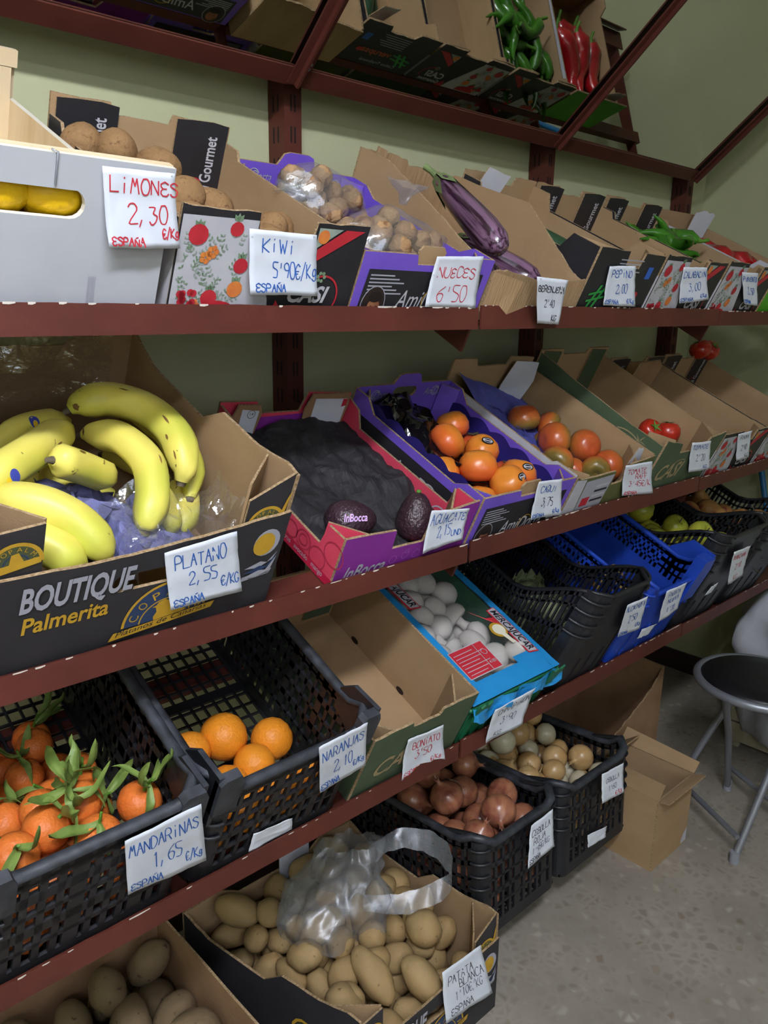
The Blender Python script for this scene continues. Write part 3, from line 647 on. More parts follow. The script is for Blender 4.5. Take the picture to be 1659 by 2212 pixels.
# ------------------------------------------------------------------ plastic crates
def crate(name, label, M, w, d, h, mt, rimf, style='lattice', group=None, rim_r=.007, nslot=(12, 16), rows=4, frontsolid=False, rc=.03, lowsolid=.03, barw=.36, hb=(.003, .006), band=.022):
    """plastic crate: lattice walls, rounded corner columns, swept rim, base grid. rimf(u, side) -> rim height"""
    t = thing(name, label, 'crate', M, group); th = .006
    sides = (('front', w, lambda a, o, z: (a, o, z)), ('back', w, lambda a, o, z: (w-a, d-o, z)), ('left', d, lambda a, o, z: (o, d-a, z)), ('right', d, lambda a, o, z: (w-o, a, z)))
    for nm, ln, mp in sides:
        mb = MB(); n = nslot[0] if nm in ('front', 'back') else nslot[1]
        def bar(a0, a1, z0, z1, o0=.0, o1=th):
            P = [mp(a0, o0, z0), mp(a1, o0, z0), mp(a1, o1, z0), mp(a0, o1, z0)]+[mp(a0, o0, z1[0]), mp(a1, o0, z1[1]), mp(a1, o1, z1[1]), mp(a0, o1, z1[0])]
            mb.add(P, [(0, 3, 2, 1), (4, 5, 6, 7), (0, 1, 5, 4), (1, 2, 6, 5), (2, 3, 7, 6), (3, 0, 4, 7)], mt)
        a0, a1 = rc, ln-rc; st = (a1-a0)/n; bw = st*barw
        if frontsolid and nm == 'front':
            for i in range(n): bar(a0+st*i, a0+st*(i+1), .0, (rimf((a0+st*i)/ln, nm), rimf((a0+st*(i+1))/ln, nm)), .001)
            for k in range(3): bar(a0+ (a1-a0)*.33*k+.02, a0+(a1-a0)*.33*k+.026, .02, (.1, .1), -.0015)
        else:
            bar(a0, a1, 0, (lowsolid, lowsolid))
            for i in range(n+1):
                wide = bw*(2.2 if i % 4 == 0 else 1); c = a0+st*i
                bar(max(a0, c-wide/2), min(a1, c+wide/2), lowsolid, (rimf(max(a0, c-wide/2)/ln, nm), rimf(min(a1, c+wide/2)/ln, nm)))
            for k in range(1, rows+1):
                for i in range(n):
                    r0, r1 = rimf((a0+st*i)/ln, nm), rimf((a0+st*(i+1))/ln, nm); z0 = lowsolid+(r0-lowsolid)*k/(rows+.6); z1 = lowsolid+(r1-lowsolid)*k/(rows+.6)
                    q = hb[1] if k % 2 == 0 else hb[0]
                    P = [mp(a0+st*i, 0, z0-q), mp(a0+st*(i+1), 0, z1-q), mp(a0+st*(i+1), th, z1-q), mp(a0+st*i, th, z0-q), mp(a0+st*i, 0, z0+q), mp(a0+st*(i+1), 0, z1+q), mp(a0+st*(i+1), th, z1+q), mp(a0+st*i, th, z0+q)]
                    mb.add(P, [(0, 3, 2, 1), (4, 5, 6, 7), (0, 1, 5, 4), (2, 3, 7, 6)], mt)
            for i in range(n):      # solid band under the rim
                r0, r1 = rimf((a0+st*i)/ln, nm), rimf((a0+st*(i+1))/ln, nm); q = band if style == 'lattice' else .016
                P = [mp(a0+st*i, 0, r0-q), mp(a0+st*(i+1), 0, r1-q), mp(a0+st*(i+1), th, r1-q), mp(a0+st*i, th, r0-q), mp(a0+st*i, 0, r0), mp(a0+st*(i+1), 0, r1), mp(a0+st*(i+1), th, r1), mp(a0+st*i, th, r0)]
                mb.add(P, [(0, 3, 2, 1), (4, 5, 6, 7), (0, 1, 5, 4), (2, 3, 7, 6)], mt)
        mb.build(nm if False else 'wall_lattice', t)
    # rounded corner columns with ridges
    for (cx, cy, a0, sd, ue, nm2) in ((rc, rc, 180, 'front', rc/w, 'a'), (w-rc, rc, 270, 'front', 1-rc/w, 'b'), (w-rc, d-rc, 0, 'back', rc/w, 'c'), (rc, d-rc, 90, 'back', 1-rc/w, 'd')):
        mb = MB(); n = 6; hh = rimf(ue, sd)
        ro = [(cx+rc*math.cos(R(a0+90*i/n)), cy+rc*math.sin(R(a0+90*i/n))) for i in range(n+1)]; ri = [(cx+(rc-th)*math.cos(R(a0+90*i/n)), cy+(rc-th)*math.sin(R(a0+90*i/n))) for i in range(n+1)]
        vs = [(x, y, 0) for x, y in ro]+[(x, y, hh) for x, y in ro]+[(x, y, 0) for x, y in ri]+[(x, y, hh) for x, y in ri]; k = n+1
        fs = [(i, i+1, k+i+1, k+i) for i in range(n)]+[(2*k+i+1, 2*k+i, 3*k+i, 3*k+i+1) for i in range(n)]+[(k+i, k+i+1, 3*k+i+1, 3*k+i) for i in range(n)]
        mb.add(vs, fs, mt, False)
        for z in [hh-.02-.032*q for q in range(4)]:
            rr = [(cx+(rc+.003)*math.cos(R(a0+90*i/n)), cy+(rc+.003)*math.sin(R(a0+90*i/n)), z) for i in range(n+1)]; mb.tube(rr, .0035, 6, mt)
        mb.build('corner_column', t)
    # rim
    path = []
    def seg(nm, ln, mp):
        for i in range(15):
            a = rc+(ln-2*rc)*i/14; p = mp(a, th/2, 0); path.append((p[0], p[1], rimf(a/ln, nm)))
    seg(*sides[0]); seg('right', d, sides[3][2]); seg(*sides[1]); seg(*sides[2])
    path.append(path[0]); path.append(path[1])
    mb = MB(); mb.tube(path, rim_r*(1.35 if style == 'lattice' else 1), 8, mt if style != 'lattice' else PLASW if mt is PLASK else mt, True, False, .8); mb.build('rim', t)
    mb = MB(); n = 12
    for i in range(n+1):
        x = .006+(w-.016)*i/n; mb.box((x, .006, .002), (x+.004, d-.006, .008), mt)
    for i in range(18):
        y = .006+(d-.016)*i/17; mb.box((.006, y, .0025), (w-.006, y+.004, .0075), mt)
    for y in (d*.33, d*.66): mb.box((.006, y, .0015), (w-.006, y+.018, .0085), mt)
    mb.build('base_grid', t)
    return t
def rim_flat(h, hc=None, dip=.0):
    def f(u, s_):
        e = min(u, 1-u); k = max(0, 1-e/.16) if hc else 0; k = k*k*(3-2*k)
        return h-dip*(0 if s_ in ('front', 'back') else 1)*(1-k)+((hc-h)*k if hc else 0)
    return f
def rim_swoop(hf, hs):
    def f(u, s_):
        if s_ == 'front': return hf
        if s_ == 'back': return hs
        v = (1-u) if s_ == 'left' else u      # 0 at the front
        t = min(1, max(0, (v-.04)/.42)); t = t*t*(3-2*t); return hf+(hs-hf)*t
    return f
MANC = crate('fruit_crate', 'black plastic crate of leafy mandarins with scuffed grey rim', FR('C', .198), .29, .46, .255, PLASK, rim_flat(.247, .262), nslot=(10, 18), rows=5, barw=.44, hb=(.005, .011), band=.034)
ORAC = crate('fruit_crate', 'black plastic crate with a handful of oranges inside', FR('C', .505), .30, .46, .24, PLASK, rim_flat(.225, .258), nslot=(10, 18), rows=5, barw=.30, hb=(.0028, .0065), band=.028)
for M_, w_ in ((MANC, .29), (ORAC, .30)):     # blocky raised corner grips on the front rim
    for x in (.0, w_-.04):
        mb = MB(); mb.prism([(x, .19), (x+.04, .19), (x+.04, .25), (x+.033, .266), (x+.007, .266), (x, .258)], lambda a, h, o: (a, -.007+o, h), .016, PLASW, PLASK, PLASW); mb.build('corner_grip', M_)
        mb = MB(); x2 = x if x == 0 else w_-.008
        mb.prism([(.0, .16), (.085, .19), (.085, .235), (.06, .262), (.0, .268)], lambda a, h, o: (x2+o, a, h), .008, PLASK, PLASK, PLASW); mb.build('corner_grip', M_)
C4 = crate('vegetable_crate', 'black plastic crate with curved rim holding pale green artichokes', FR('C', 1.432), .238, .46, .3, PLASK, rim_swoop(.296, .178), style='swoop', nslot=(10, 30), rows=3, frontsolid=True, rc=.045, rim_r=.006)
C5 = crate('vegetable_crate', 'bright blue plastic crate between two black crates', FR('C', 1.69), .285, .44, .25, PLASB, rim_flat(.222, .27), style='swoop', nslot=(14, 26), rows=3, rc=.02, frontsolid=True, lowsolid=.15)
C6 = crate('fruit_crate', 'black plastic crate of yellow apples right of the blue crate', FR('C', 1.992), .292, .46, .3, PLASK, rim_swoop(.328, .212), style='swoop', nslot=(10, 26), rows=3, frontsolid=True, rc=.045, rim_r=.006)
C7 = crate('fruit_crate', 'black plastic crate of pears at the far end of the lower shelf', FR('C', 2.30), .30, .46, .3, PLASK, rim_swoop(.328, .212), style='swoop', nslot=(10, 26), rows=3, frontsolid=True, rc=.045, rim_r=.006)
mb = MB(); mb.prism([(.0, .15), (.065, .15), (.065, .245), (.05, .285), (.0, .285)], lambda a, h, o: (.285-.066+a, -.008+o, h), .03, PLASB, PLASB, PLASB); mb.build('corner_grip', C5)
mb = MB(); mb.prism([(.0, .15), (.11, .15), (.11, .235), (.07, .283), (.0, .283)], lambda a, h, o: (.279+o, a, h), .012, PLASB, PLASB, PLASB); mb.build('corner_grip', C5)

def floor_crate(label, x, w, z, hgt):
    M = Matrix.Translation((x, .93, z)) @ Matrix.Rotation(R(-3.5), 4, 'X')
    return crate('onion_crate', label, M, w, .47, hgt, PLASK, rim_flat(hgt-.035, hgt, .0), nslot=(9, 16), rows=5, rim_r=.009, rc=.028)
PAL = thing('low_pallet', 'low dark wooden pallet under the onion crates', 'pallet', Matrix.Identity(4))
DW = mat('dark_timber', '#2e2520', '#261e1a', rough=.8, scale=8, stretch=(1, 8, 8))
for y in (1.07, 1.22, 1.38):
    mb = MB(); mb.box((1.21, y, 0), (1.86, y+.07, .075), DW); mb.build('bearer', PAL)
for i in range(5):
    mb = MB(); mb.box((1.21+.134*i, 1.06, .076), (1.21+.134*i+.11, 1.46, .094), DW); mb.build('plank', PAL)
ON1 = floor_crate('black plastic crate full of large red onions', 1.212, .292, .125, .27)
ON2 = floor_crate('black plastic crate of yellow and white onions', 1.522, .318, .125, .27)
for t, w_ in ((ON1, .292), (ON2, .318)):        # open hand grips at the raised corners
    for x in (.002, w_-.008):
        mb = MB(); mb.tube([(x+.003, .03, .262), (x+.003, .12, .236)], .006, 6, PLASK); mb.tube([(x+.003, .05, .2), (x+.003, .05, .25)], .005, 6, PLASK); mb.build('hand_grip', t)
# ------------------------------------------------------------------ produce meshes
def blob(name, rx, ry, rz, mt, seed, amp=.08, sub=3, freq=1.6, dents=()):
    bm = bmesh.new(); bmesh.ops.create_icosphere(bm, subdivisions=sub, radius=1)
    for v in bm.verts:
        n = v.co.normalized(); k = 1+amp*noise.noise(n*freq+Vector((seed*3.7, seed*1.3, seed)))+amp*.35*noise.noise(n*freq*2.7+Vector((seed, 9, seed*2)))
        for dv, dr, dd in dents:
            q = (n-Vector(dv).normalized()).length
            if q < dr: k -= dd*(1-q/dr)**2
        v.co = Vector((n.x*rx*k, n.y*ry*k, n.z*rz*k))
    me = bpy.data.meshes.new(name); bm.to_mesh(me); bm.free(); me.materials.append(mt)
    me.polygons.foreach_set('use_smooth', [True]*len(me.polygons)); return me
def speck(name, c1, c2, cs, rough=.6, scale=8, sscale=60, thr=.68, bump=.2, bscale=60, spec=.35, sss=0, vertical=None):
    """base colour variation + small spots"""
    m = mat(name, c1, c2, rough=rough, scale=scale, bump=bump, bscale=bscale, spec=spec, sss=sss)
    if m.get('spk'): return m
    m['spk'] = 1
    N, L = m.node_tree.nodes, m.node_tree.links; b = N['Principled BSDF']; src = b.inputs['Base Color'].links[0].from_socket
    tc = N.new('ShaderNodeTexCoord'); n = N.new('ShaderNodeTexNoise'); n.inputs['Scale'].default_value = sscale; n.inputs['Detail'].default_value = 2; L.new(tc.outputs['Object'], n.inputs['Vector'])
    r = N.new('ShaderNodeValToRGB'); r.color_ramp.elements[0].position = thr; r.color_ramp.elements[1].position = thr+.06; L.new(n.outputs[0], r.inputs[0])
    mx = N.new('ShaderNodeMix'); mx.data_type = 'RGBA'; L.new(r.outputs[0], mx.inputs[0]); L.new(src, mx.inputs[6]); mx.inputs[7].default_value = lin(cs); L.new(mx.outputs[2], b.inputs['Base Color']); return m
def axisgrad(m, stops, zr, axis=2, mixnoise=.15):
    """colour that runs along the fruit's own axis (stem end to blossom end)"""
    N, L = m.node_tree.nodes, m.node_tree.links; b = N['Principled BSDF']
    tc = N.new('ShaderNodeTexCoord'); sp = N.new('ShaderNodeSeparateXYZ'); L.new(tc.outputs['Object'], sp.inputs[0])
    n = N.new('ShaderNodeTexNoise'); n.inputs['Scale'].default_value = 40; L.new(tc.outputs['Object'], n.inputs['Vector'])
    mr = N.new('ShaderNodeMapRange'); mr.inputs[1].default_value = zr[0]; mr.inputs[2].default_value = zr[1]; L.new(sp.outputs[axis], mr.inputs[0])
    ad = N.new('ShaderNodeMath'); ad.operation = 'MULTIPLY_ADD'; L.new(n.outputs[0], ad.inputs[0]); ad.inputs[1].default_value = mixnoise*2
    sb = N.new('ShaderNodeMath'); sb.operation = 'SUBTRACT'; L.new(mr.outputs[0], sb.inputs[0]); sb.inputs[1].default_value = mixnoise
    L.new(sb.outputs[0], ad.inputs[2])
    r = N.new('ShaderNodeValToRGB'); e = r.color_ramp.elements; e[0].position, e[0].color = stops[0][0], lin(stops[0][1]); e[1].position, e[1].color = stops[-1][0], lin(stops[-1][1])
    for p, c in stops[1:-1]: q = e.new(p); q.color = lin(c)
    L.new(ad.outputs[0], r.inputs[0]); L.new(r.outputs[0], b.inputs['Base Color']); return m
def rot(rnd, full=True):
    return Euler((rnd.uniform(0, 6.28), rnd.uniform(0, 6.28), rnd.uniform(0, 6.28)) if full else (rnd.uniform(-.5, .5), rnd.uniform(-.5, .5), rnd.uniform(0, 6.28))).to_matrix().to_4x4()
def drop(n, x0, x1, y0, y1, rr, seed, tilt=0., tries=70, k=.94, ycap=None, zmax=9):
    rnd = random.Random(seed); P = []; s_, c_ = math.sin(tilt), math.cos(tilt)
    for i in range(n):
        r_ = rnd.uniform(*rr); best = None
        for _ in range(tries):
            x = rnd.uniform(x0+r_, x1-r_); y = rnd.uniform(y0+r_, y1-r_); z = r_
            for (a, b, c, q) in P:
                dd = (a-x)**2+(b-y)**2; s2 = ((r_+q)*k)**2
                if dd < s2: z = max(z, c+math.sqrt(s2-dd))
            cost = y*s_+z*c_
            if best is None or cost < best[0]: best = (cost, x, y, z)
        if best[3] < zmax: P.append((best[1], best[2], best[3], r_))
    return P
def put(name, me, M, label, cat, group=None, s_=1.):
    o = bpy.data.objects.new(name, me); COL.objects.link(o); o.matrix_world = M @ Matrix.Scale(s_, 4) if s_ != 1. else M
    return tag(o, label, cat, group)
def part(name, me, parent, M=None):
    o = bpy.data.objects.new(name, me); COL.objects.link(o); o.parent = parent
    if M is not None: o.matrix_local = M
    return o
T = Matrix.Translation

def zoned(P, x0, x1, y0, y1):
    out = []
    for i, (x, y, z, r_) in enumerate(P):
        hid = any(c > z+.25*q and (a-x)**2+(b-y)**2 < (1.05*r_)**2 for j, (a, b, c, q) in enumerate(P) if j != i)
        fy = ('front', 'middle', 'back')[min(2, int(3*(y-y0)/(y1-y0)))]; fx = ('left', 'centre', 'right')[min(2, max(0, int(3*(x-x0)/(x1-x0))))]
        out.append(None if hid else fy+' '+fx)
    return out
def zlab(z, noun, place): return '%s on top at the %s of %s' % (noun, z, place) if z else '%s in the lower layers of %s' % (noun, place)
# ---- lemons
LEM = speck('lemon_skin', '#f0c81e', '#e8b810', '#d0a010', rough=.42, bump=.25, bscale=140, sss=.1, thr=.75)
mb = MB(); mb.lathe([(.002, -.045), (.006, -.042), (.010, -.037), (.022, -.028), (.028, -.012), (.029, .005), (.025, .02), (.017, .031), (.008, .037), (.003, .041)], 18, LEM); lem = mb.mesh('lemon')
rnd = random.Random(3)
for i, (x, y, z, r_) in enumerate(drop(26, .01, .292, .02, .48, (.03, .033), 5, TH, zmax=.16)):
    put('lemon', lem, FR('A', .198) @ T((x, y, z+.008)) @ Euler((R(90), rnd.uniform(0, 3), rnd.uniform(0, 6))).to_matrix().to_4x4(), 'yellow lemon inside the white fronted crate', 'lemon', 'lemons in the white crate')
for i, x in enumerate((.118, .178)):
    put('lemon', lem, FR('A', .198) @ T((x, .036, .134)) @ Matrix.Rotation(R(90), 4, 'Y'), ('yellow lemon filling left half of the crate hand hole', 'yellow lemon filling right half of the crate hand hole')[i], 'lemon', 'lemons in the white crate')
# ---- kiwis
KIW = speck('kiwi_skin', '#8f6f4b', '#7a5c3d', '#6f5236', rough=.8, scale=30, sscale=150, bump=.5, bscale=260, thr=.62, spec=.2)
kme = [blob('kiwi', .027, .027, .034, KIW, i, .05, 3, 1.2, (((0, 0, 1), .35, .12),)) for i in range(3)]
KP = [((.535, .325, .118), (15, 10, 0)), ((.577, .300, .124), (10, -20, 0)), ((.622, .262, .122), (70, 0, 25)), ((.612, .165, .112), (40, 20, 0)), ((.652, .158, .105), (80, 0, 60))]
KN = ['kiwi at the back left, half hidden by crate edge', 'largest round kiwi in the middle of the box back', 'kiwi showing its blossom end beside the black flap', 'kiwi peeking just above the box front corner', 'lowest kiwi resting against the cardboard side']
rnd = random.Random(9)
for i, (p, e) in enumerate(KP): put('kiwi', kme[i % 3], FR('A') @ T((p[0], p[1], p[2]-.012)) @ Euler([R(a) for a in e]).to_matrix().to_4x4(), KN[i], 'kiwi', 'kiwis', 1.12)
for i, (x, y, z, r_) in enumerate(drop(26, .528, .81, .02, .385, (.028, .031), 15, TH, zmax=.085)):
    put('kiwi', kme[i % 3], FR('A') @ T((x, y, z+.005)) @ rot(rnd), 'brown kiwi in the lower layers of the kiwi box', 'kiwi', 'kiwis')

# ---- walnuts in two tied bags
WAL = speck('walnut_shell', '#b08d66', '#94704c', '#7a5638', rough=.7, scale=25, sscale=70, bump=1.0, bscale=130, thr=.6)
wme = [blob('walnut', .019, .018, .021, WAL, i+2, .16, 3, 3.5) for i in range(4)]
def nut_bag(c, half, n, label, nlab, seed, knot):
    rnd = random.Random(seed); M = FR('A', .82) @ T(c); P = []
    for i in range(n*30):
        p = Vector((rnd.uniform(-1, 1)*half[0], rnd.uniform(-1, 1)*half[1], rnd.uniform(-1, 1)*half[2]))
        if (p.x/half[0])**2+(p.y/half[1])**2+(p.z/half[2])**2 > .8: continue
        if all((p-q).length > .031 for q in P): P.append(p)
        if len(P) >= n: break
    for i, p in enumerate(P): put('walnut', wme[i % 4], M @ T(p) @ rot(rnd), nlab, 'walnut', 'walnuts in plastic bags')
    bm = bmesh.new()
    for p in P:
        for q in range(14):
            d_ = Vector((rnd.gauss(0, 1), rnd.gauss(0, 1), rnd.gauss(0, 1))).normalized(); bm.verts.new(p+d_*.0235)
    bmesh.ops.convex_hull(bm, input=bm.verts); bmesh.ops.delete(bm, geom=[v for v in bm.verts if not v.link_faces], context='VERTS')
    bmesh.ops.subdivide_edges(bm, edges=bm.edges, cuts=2, use_grid_fill=True); bmesh.ops.triangulate(bm, faces=bm.faces); bmesh.ops.smooth_vert(bm, verts=bm.verts, factor=.35)
    for v in bm.verts: v.co += Vector(jitter(v.co, .004, 45, seed))
    me = bpy.data.meshes.new('walnut_bag'); bm.to_mesh(me); bm.free(); me.materials.append(NUTBAG); me.polygons.foreach_set('use_smooth', [True]*len(me.polygons))
    o = put('walnut_bag', me, M, label, 'bag', 'bags of walnuts')
    k = MB(); kp = Vector(knot)
    def fan(u, v):
        a = u*6.28; r_ = .008+.030*v*v*(1+.35*math.sin(a*3+seed)); p = kp+Vector((math.cos(a)*r_, math.sin(a)*r_*.7, .006+.035*v))
        return p+Vector(jitter(p, .008*v, 60, seed))
    k.grid(fan, 18, 6, HAZY); part('bag_knot', k.mesh('bag_knot'), o)
nut_bag((.125, .285, .085), (.10, .075, .055), 26, 'clear plastic bag of walnuts at the back of the purple box', 'walnut in the rear clear bag', 3, (-.10, -.055, -.01))
nut_bag((.150, .105, .082), (.125, .072, .048), 26, 'knotted clear plastic bag of walnuts at the purple box front', 'walnut in the front knotted bag', 8, (.06, .06, .045))
# ---- eggplants
EGP = mat('aubergine_skin', '#301428', '#7a5a74', rough=.22, scale=110, stretch=(1, 1, .05), spec=.5, sharp=.22, coat=.4)
CAL = mat('aubergine_calyx', '#7d8f5c', '#66794a', rough=.7, scale=30)
def eggplant(pts, rads, label, stem=True):
    mb = MB(); mb.lathe([(.004, 0), (.022, .006), (.031, .02), (.034, .05), (.033, .09), (.030, .13), (.026, .165), (.021, .19), (.015, .205)], 22, EGP)
    me = mb.mesh('aubergine'); a, b = Vector(pts[0]), Vector(pts[1]); d_ = (b-a)
    q = d_.to_track_quat('Z', 'Y').to_matrix().to_4x4(); L_ = d_.length/.205; q = q @ Matrix.Diagonal((.62, .62, 1, 1)) if L_ > 1.3 else q
    o = put('aubergine', me, FR('A') @ T(a) @ q @ Matrix.Scale(L_, 4), label, 'aubergine', 'aubergines')
    k = MB()
    for i in range(5):
        an = i*1.257; c, s_ = math.cos(an), math.sin(an); e = (math.cos(an+.55), math.sin(an+.55)); g = (math.cos(an-.55), math.sin(an-.55))
        k.add([(0, 0, .222), (g[0]*.018, g[1]*.018, .208), (e[0]*.018, e[1]*.018, .208), (g[0]*.026, g[1]*.026, .182), (e[0]*.026, e[1]*.026, .182), (c*.034, s_*.034, .150)], [(0, 1, 2), (1, 3, 4, 2), (3, 5, 4)], CAL, True)
    k.tube([(0, 0, .215), (.002, 0, .235), (.01, 0, .25)], [.009, .007, .008], 8, CAL); part('calyx', k.mesh('calyx'), o)
eggplant([(1.160, .030, .118), (1.246, .300, .150)], None, 'striped purple aubergine lying diagonally on top with green cap')
eggplant([(1.33, .045, .045), (1.30, .25, .05)], None, 'dark aubergine showing only its back above the box front')
eggplant([(1.22, .05, .04), (1.20, .26, .045)], None, 'aubergine at the bottom under the striped one')
# ---- cucumbers
CUK = speck('cucumber_skin', '#1f3a26', '#2a4a30', '#3a5c3c', rough=.4, bump=.4, bscale=50)
def rod(name, L_, r_, mt, bend=.02, n=9, taper=.55):
    mb = MB(); P = [(bend*math.sin(math.pi*i/(n-1)), L_*(i/(n-1)-.5), 0) for i in range(n)]
    mb.tube(P, [r_*min(1, taper+(1-taper)*math.sin(math.pi*(i+.25)/(n-.5))*1.5) for i in range(n)], 12, mt); return mb.mesh(name)
cme = rod('cucumber', .3, .026, CUK)
for i, (x, v, z, e, lb) in enumerate(((1.475, .2, .034, 3, 'dark green cucumber lying lowest along the left side'), (1.535, .2, .034, -4, 'dark green cucumber lying on the box floor, right one'), (1.487, .205, .086, 6, 'dark green cucumber on top, its end rising behind the black corner'))):
    put('cucumber', cme, FR('A') @ T((x, v, z)) @ Matrix.Rotation(R(e), 4, 'Z'), lb, 'cucumber', 'cucumbers')
# ---- peppers
GPM = mat('green_pepper_skin', '#3f7a1e', '#2f6416', rough=.22, scale=18, spec=.6, bump=.1, bscale=25)
STEM = mat('pepper_stem', '#5c8a2e', '#4b7524', rough=.6, scale=30)
def pepper(name, L_, r_, mt, seed):
    rnd = random.Random(seed); mb = MB(); n = 10; P = []; 
    for i in range(n): P.append((.02*math.sin(i*.6+seed), L_*(i/(n-1)), .012*math.cos(i*.7+seed)))
    mb.tube(P, [r_*(.55, .95, 1, .97, .9, .8, .66, .5, .32, .1)[i]*(1+.08*math.sin(i*2+seed)) for i in range(n)], 12, mt)
    st = MB(); st.tube([(P[0][0], .004, P[0][2]), (P[0][0], -.012, P[0][2]+.004), (P[0][0]+.006, -.032, P[0][2]+.014)], [.009, .005, .005], 7, STEM); return mb.mesh(name), st.mesh('pepper_stem')
gps = [pepper('green_pepper', .17, .019, GPM, i) for i in range(3)]
def place_pep(v, M, label, grp, nm, sc=1.): 
    o = put(nm, v[0], M, label, 'pepper', grp, sc); part('pepper_stem', v[1], o)
GPL = [((2.06, .235, .112), (0, 15, 150)), ((2.10, .21, .12), (8, 0, 120)), ((2.14, .23, .115), (0, 0, 85)), ((2.18, .20, .118), (10, 0, 60)), ((2.12, .26, .10), (0, 0, 100))]
rnd = random.Random(4)
for i, (p, e) in enumerate(GPL): place_pep(gps[i % 3], FR('A') @ T(p) @ Euler([R(a) for a in e]).to_matrix().to_4x4(), 'long green pepper in the tangle on top of the pepper box', 'long green peppers', 'green_pepper')
for i in range(22):
    place_pep(gps[i % 3], FR('A') @ T((2.02+.235*((i*5) % 11)/11+.01, .20+.05*((i*3) % 4)-.02, .03+.034*(i//10)+.006*(i % 3))) @ Euler((0, rnd.uniform(0, 6), R(180 if i % 2 else 0)+rnd.uniform(-.2, .2))).to_matrix().to_4x4(), 'long green pepper lying lengthwise in the pepper box', 'long green peppers', 'green_pepper', .95)
RPM = mat('red_pepper_skin', '#b0161e', '#8f0f18', rough=.2, scale=14, spec=.6, bump=.1, bscale=25)
rps = [pepper('red_pepper', .22, .034, RPM, i+5) for i in range(3)]
for i, (x, y, z, a) in enumerate(((2.35, .09, .04, 5), (2.43, .10, .04, -6), (2.51, .09, .04, 8), (2.37, .16, .078, -10), (2.46, .15, .078, 6), (2.53, .16, .075, 0))):
    place_pep(rps[i % 3], FR('A') @ T((x, y, z)) @ Matrix.Rotation(R(a), 4, 'Z'), 'long red pepper in the green box seen also in the mirror', 'long red peppers', 'red_pepper')

# ---- bananas
BAN = mat('banana_skin', '#ecdf70', '#e0d056', rough=.42, scale=9, spec=.45, sss=.12, bump=.04, bscale=90)
def ban_mat():
    m = BAN; N, L = m.node_tree.nodes, m.node_tree.links; b = N['Principled BSDF']; src = b.inputs['Base Color'].links[0].from_socket
    tc = N.new('ShaderNodeTexCoord'); n = N.new('ShaderNodeTexNoise'); n.inputs['Scale'].default_value = 55; n.inputs['Detail'].default_value = 3; L.new(tc.outputs['Object'], n.inputs['Vector'])
    r = N.new('ShaderNodeValToRGB'); r.color_ramp.elements[0].position = .70; r.color_ramp.elements[1].position = .74; L.new(n.outputs[0], r.inputs[0])
    mx = N.new('ShaderNodeMix'); mx.data_type = 'RGBA'; L.new(r.outputs[0], mx.inputs[0]); L.new(src, mx.inputs[6]); mx.inputs[7].default_value = lin('#7a5a2c')
    g = N.new('ShaderNodeTexNoise'); g.inputs['Scale'].default_value = 7; L.new(tc.outputs['Object'], g.inputs['Vector'])
    rg = N.new('ShaderNodeValToRGB'); rg.color_ramp.elements[0].position = .5; rg.color_ramp.elements[1].position = .72; L.new(g.outputs[0], rg.inputs[0])
    mg2 = N.new('ShaderNodeMix'); mg2.data_type = 'RGBA'; L.new(rg.outputs[0], mg2.inputs[0]); L.new(mx.outputs[2], mg2.inputs[6]); mg2.inputs[7].default_value = lin('#bcc24a'); L.new(mg2.outputs[2], b.inputs['Base Color'])
ban_mat()
BTIP = mat('banana_tip', '#4c4336', '#6d6250', rough=.8, scale=80); BSPOT = mat('banana_bruise', '#6b4a2a', '#8a6a34', rough=.6, scale=60)
STB = mat('sticker_blue', '#3f49a8', rough=.4); STY = mat('sticker_yellow', '#e8c22a', rough=.4)
def catmull(P, n):
    P = [Vector(p) for p in P]; P = [P[0]*2-P[1]]+P+[P[-1]*2-P[-2]]; out = []
    for i in range(1, len(P)-2):
        for k in range(n):
            t = k/n; a, b, c, d_ = P[i-1], P[i], P[i+1], P[i+2]
            out.append(.5*((2*b)+(c-a)*t+(2*a-5*b+4*c-d_)*t*t+(3*b-a-3*c+d_)*t**3))
    out.append(P[-2]); return out
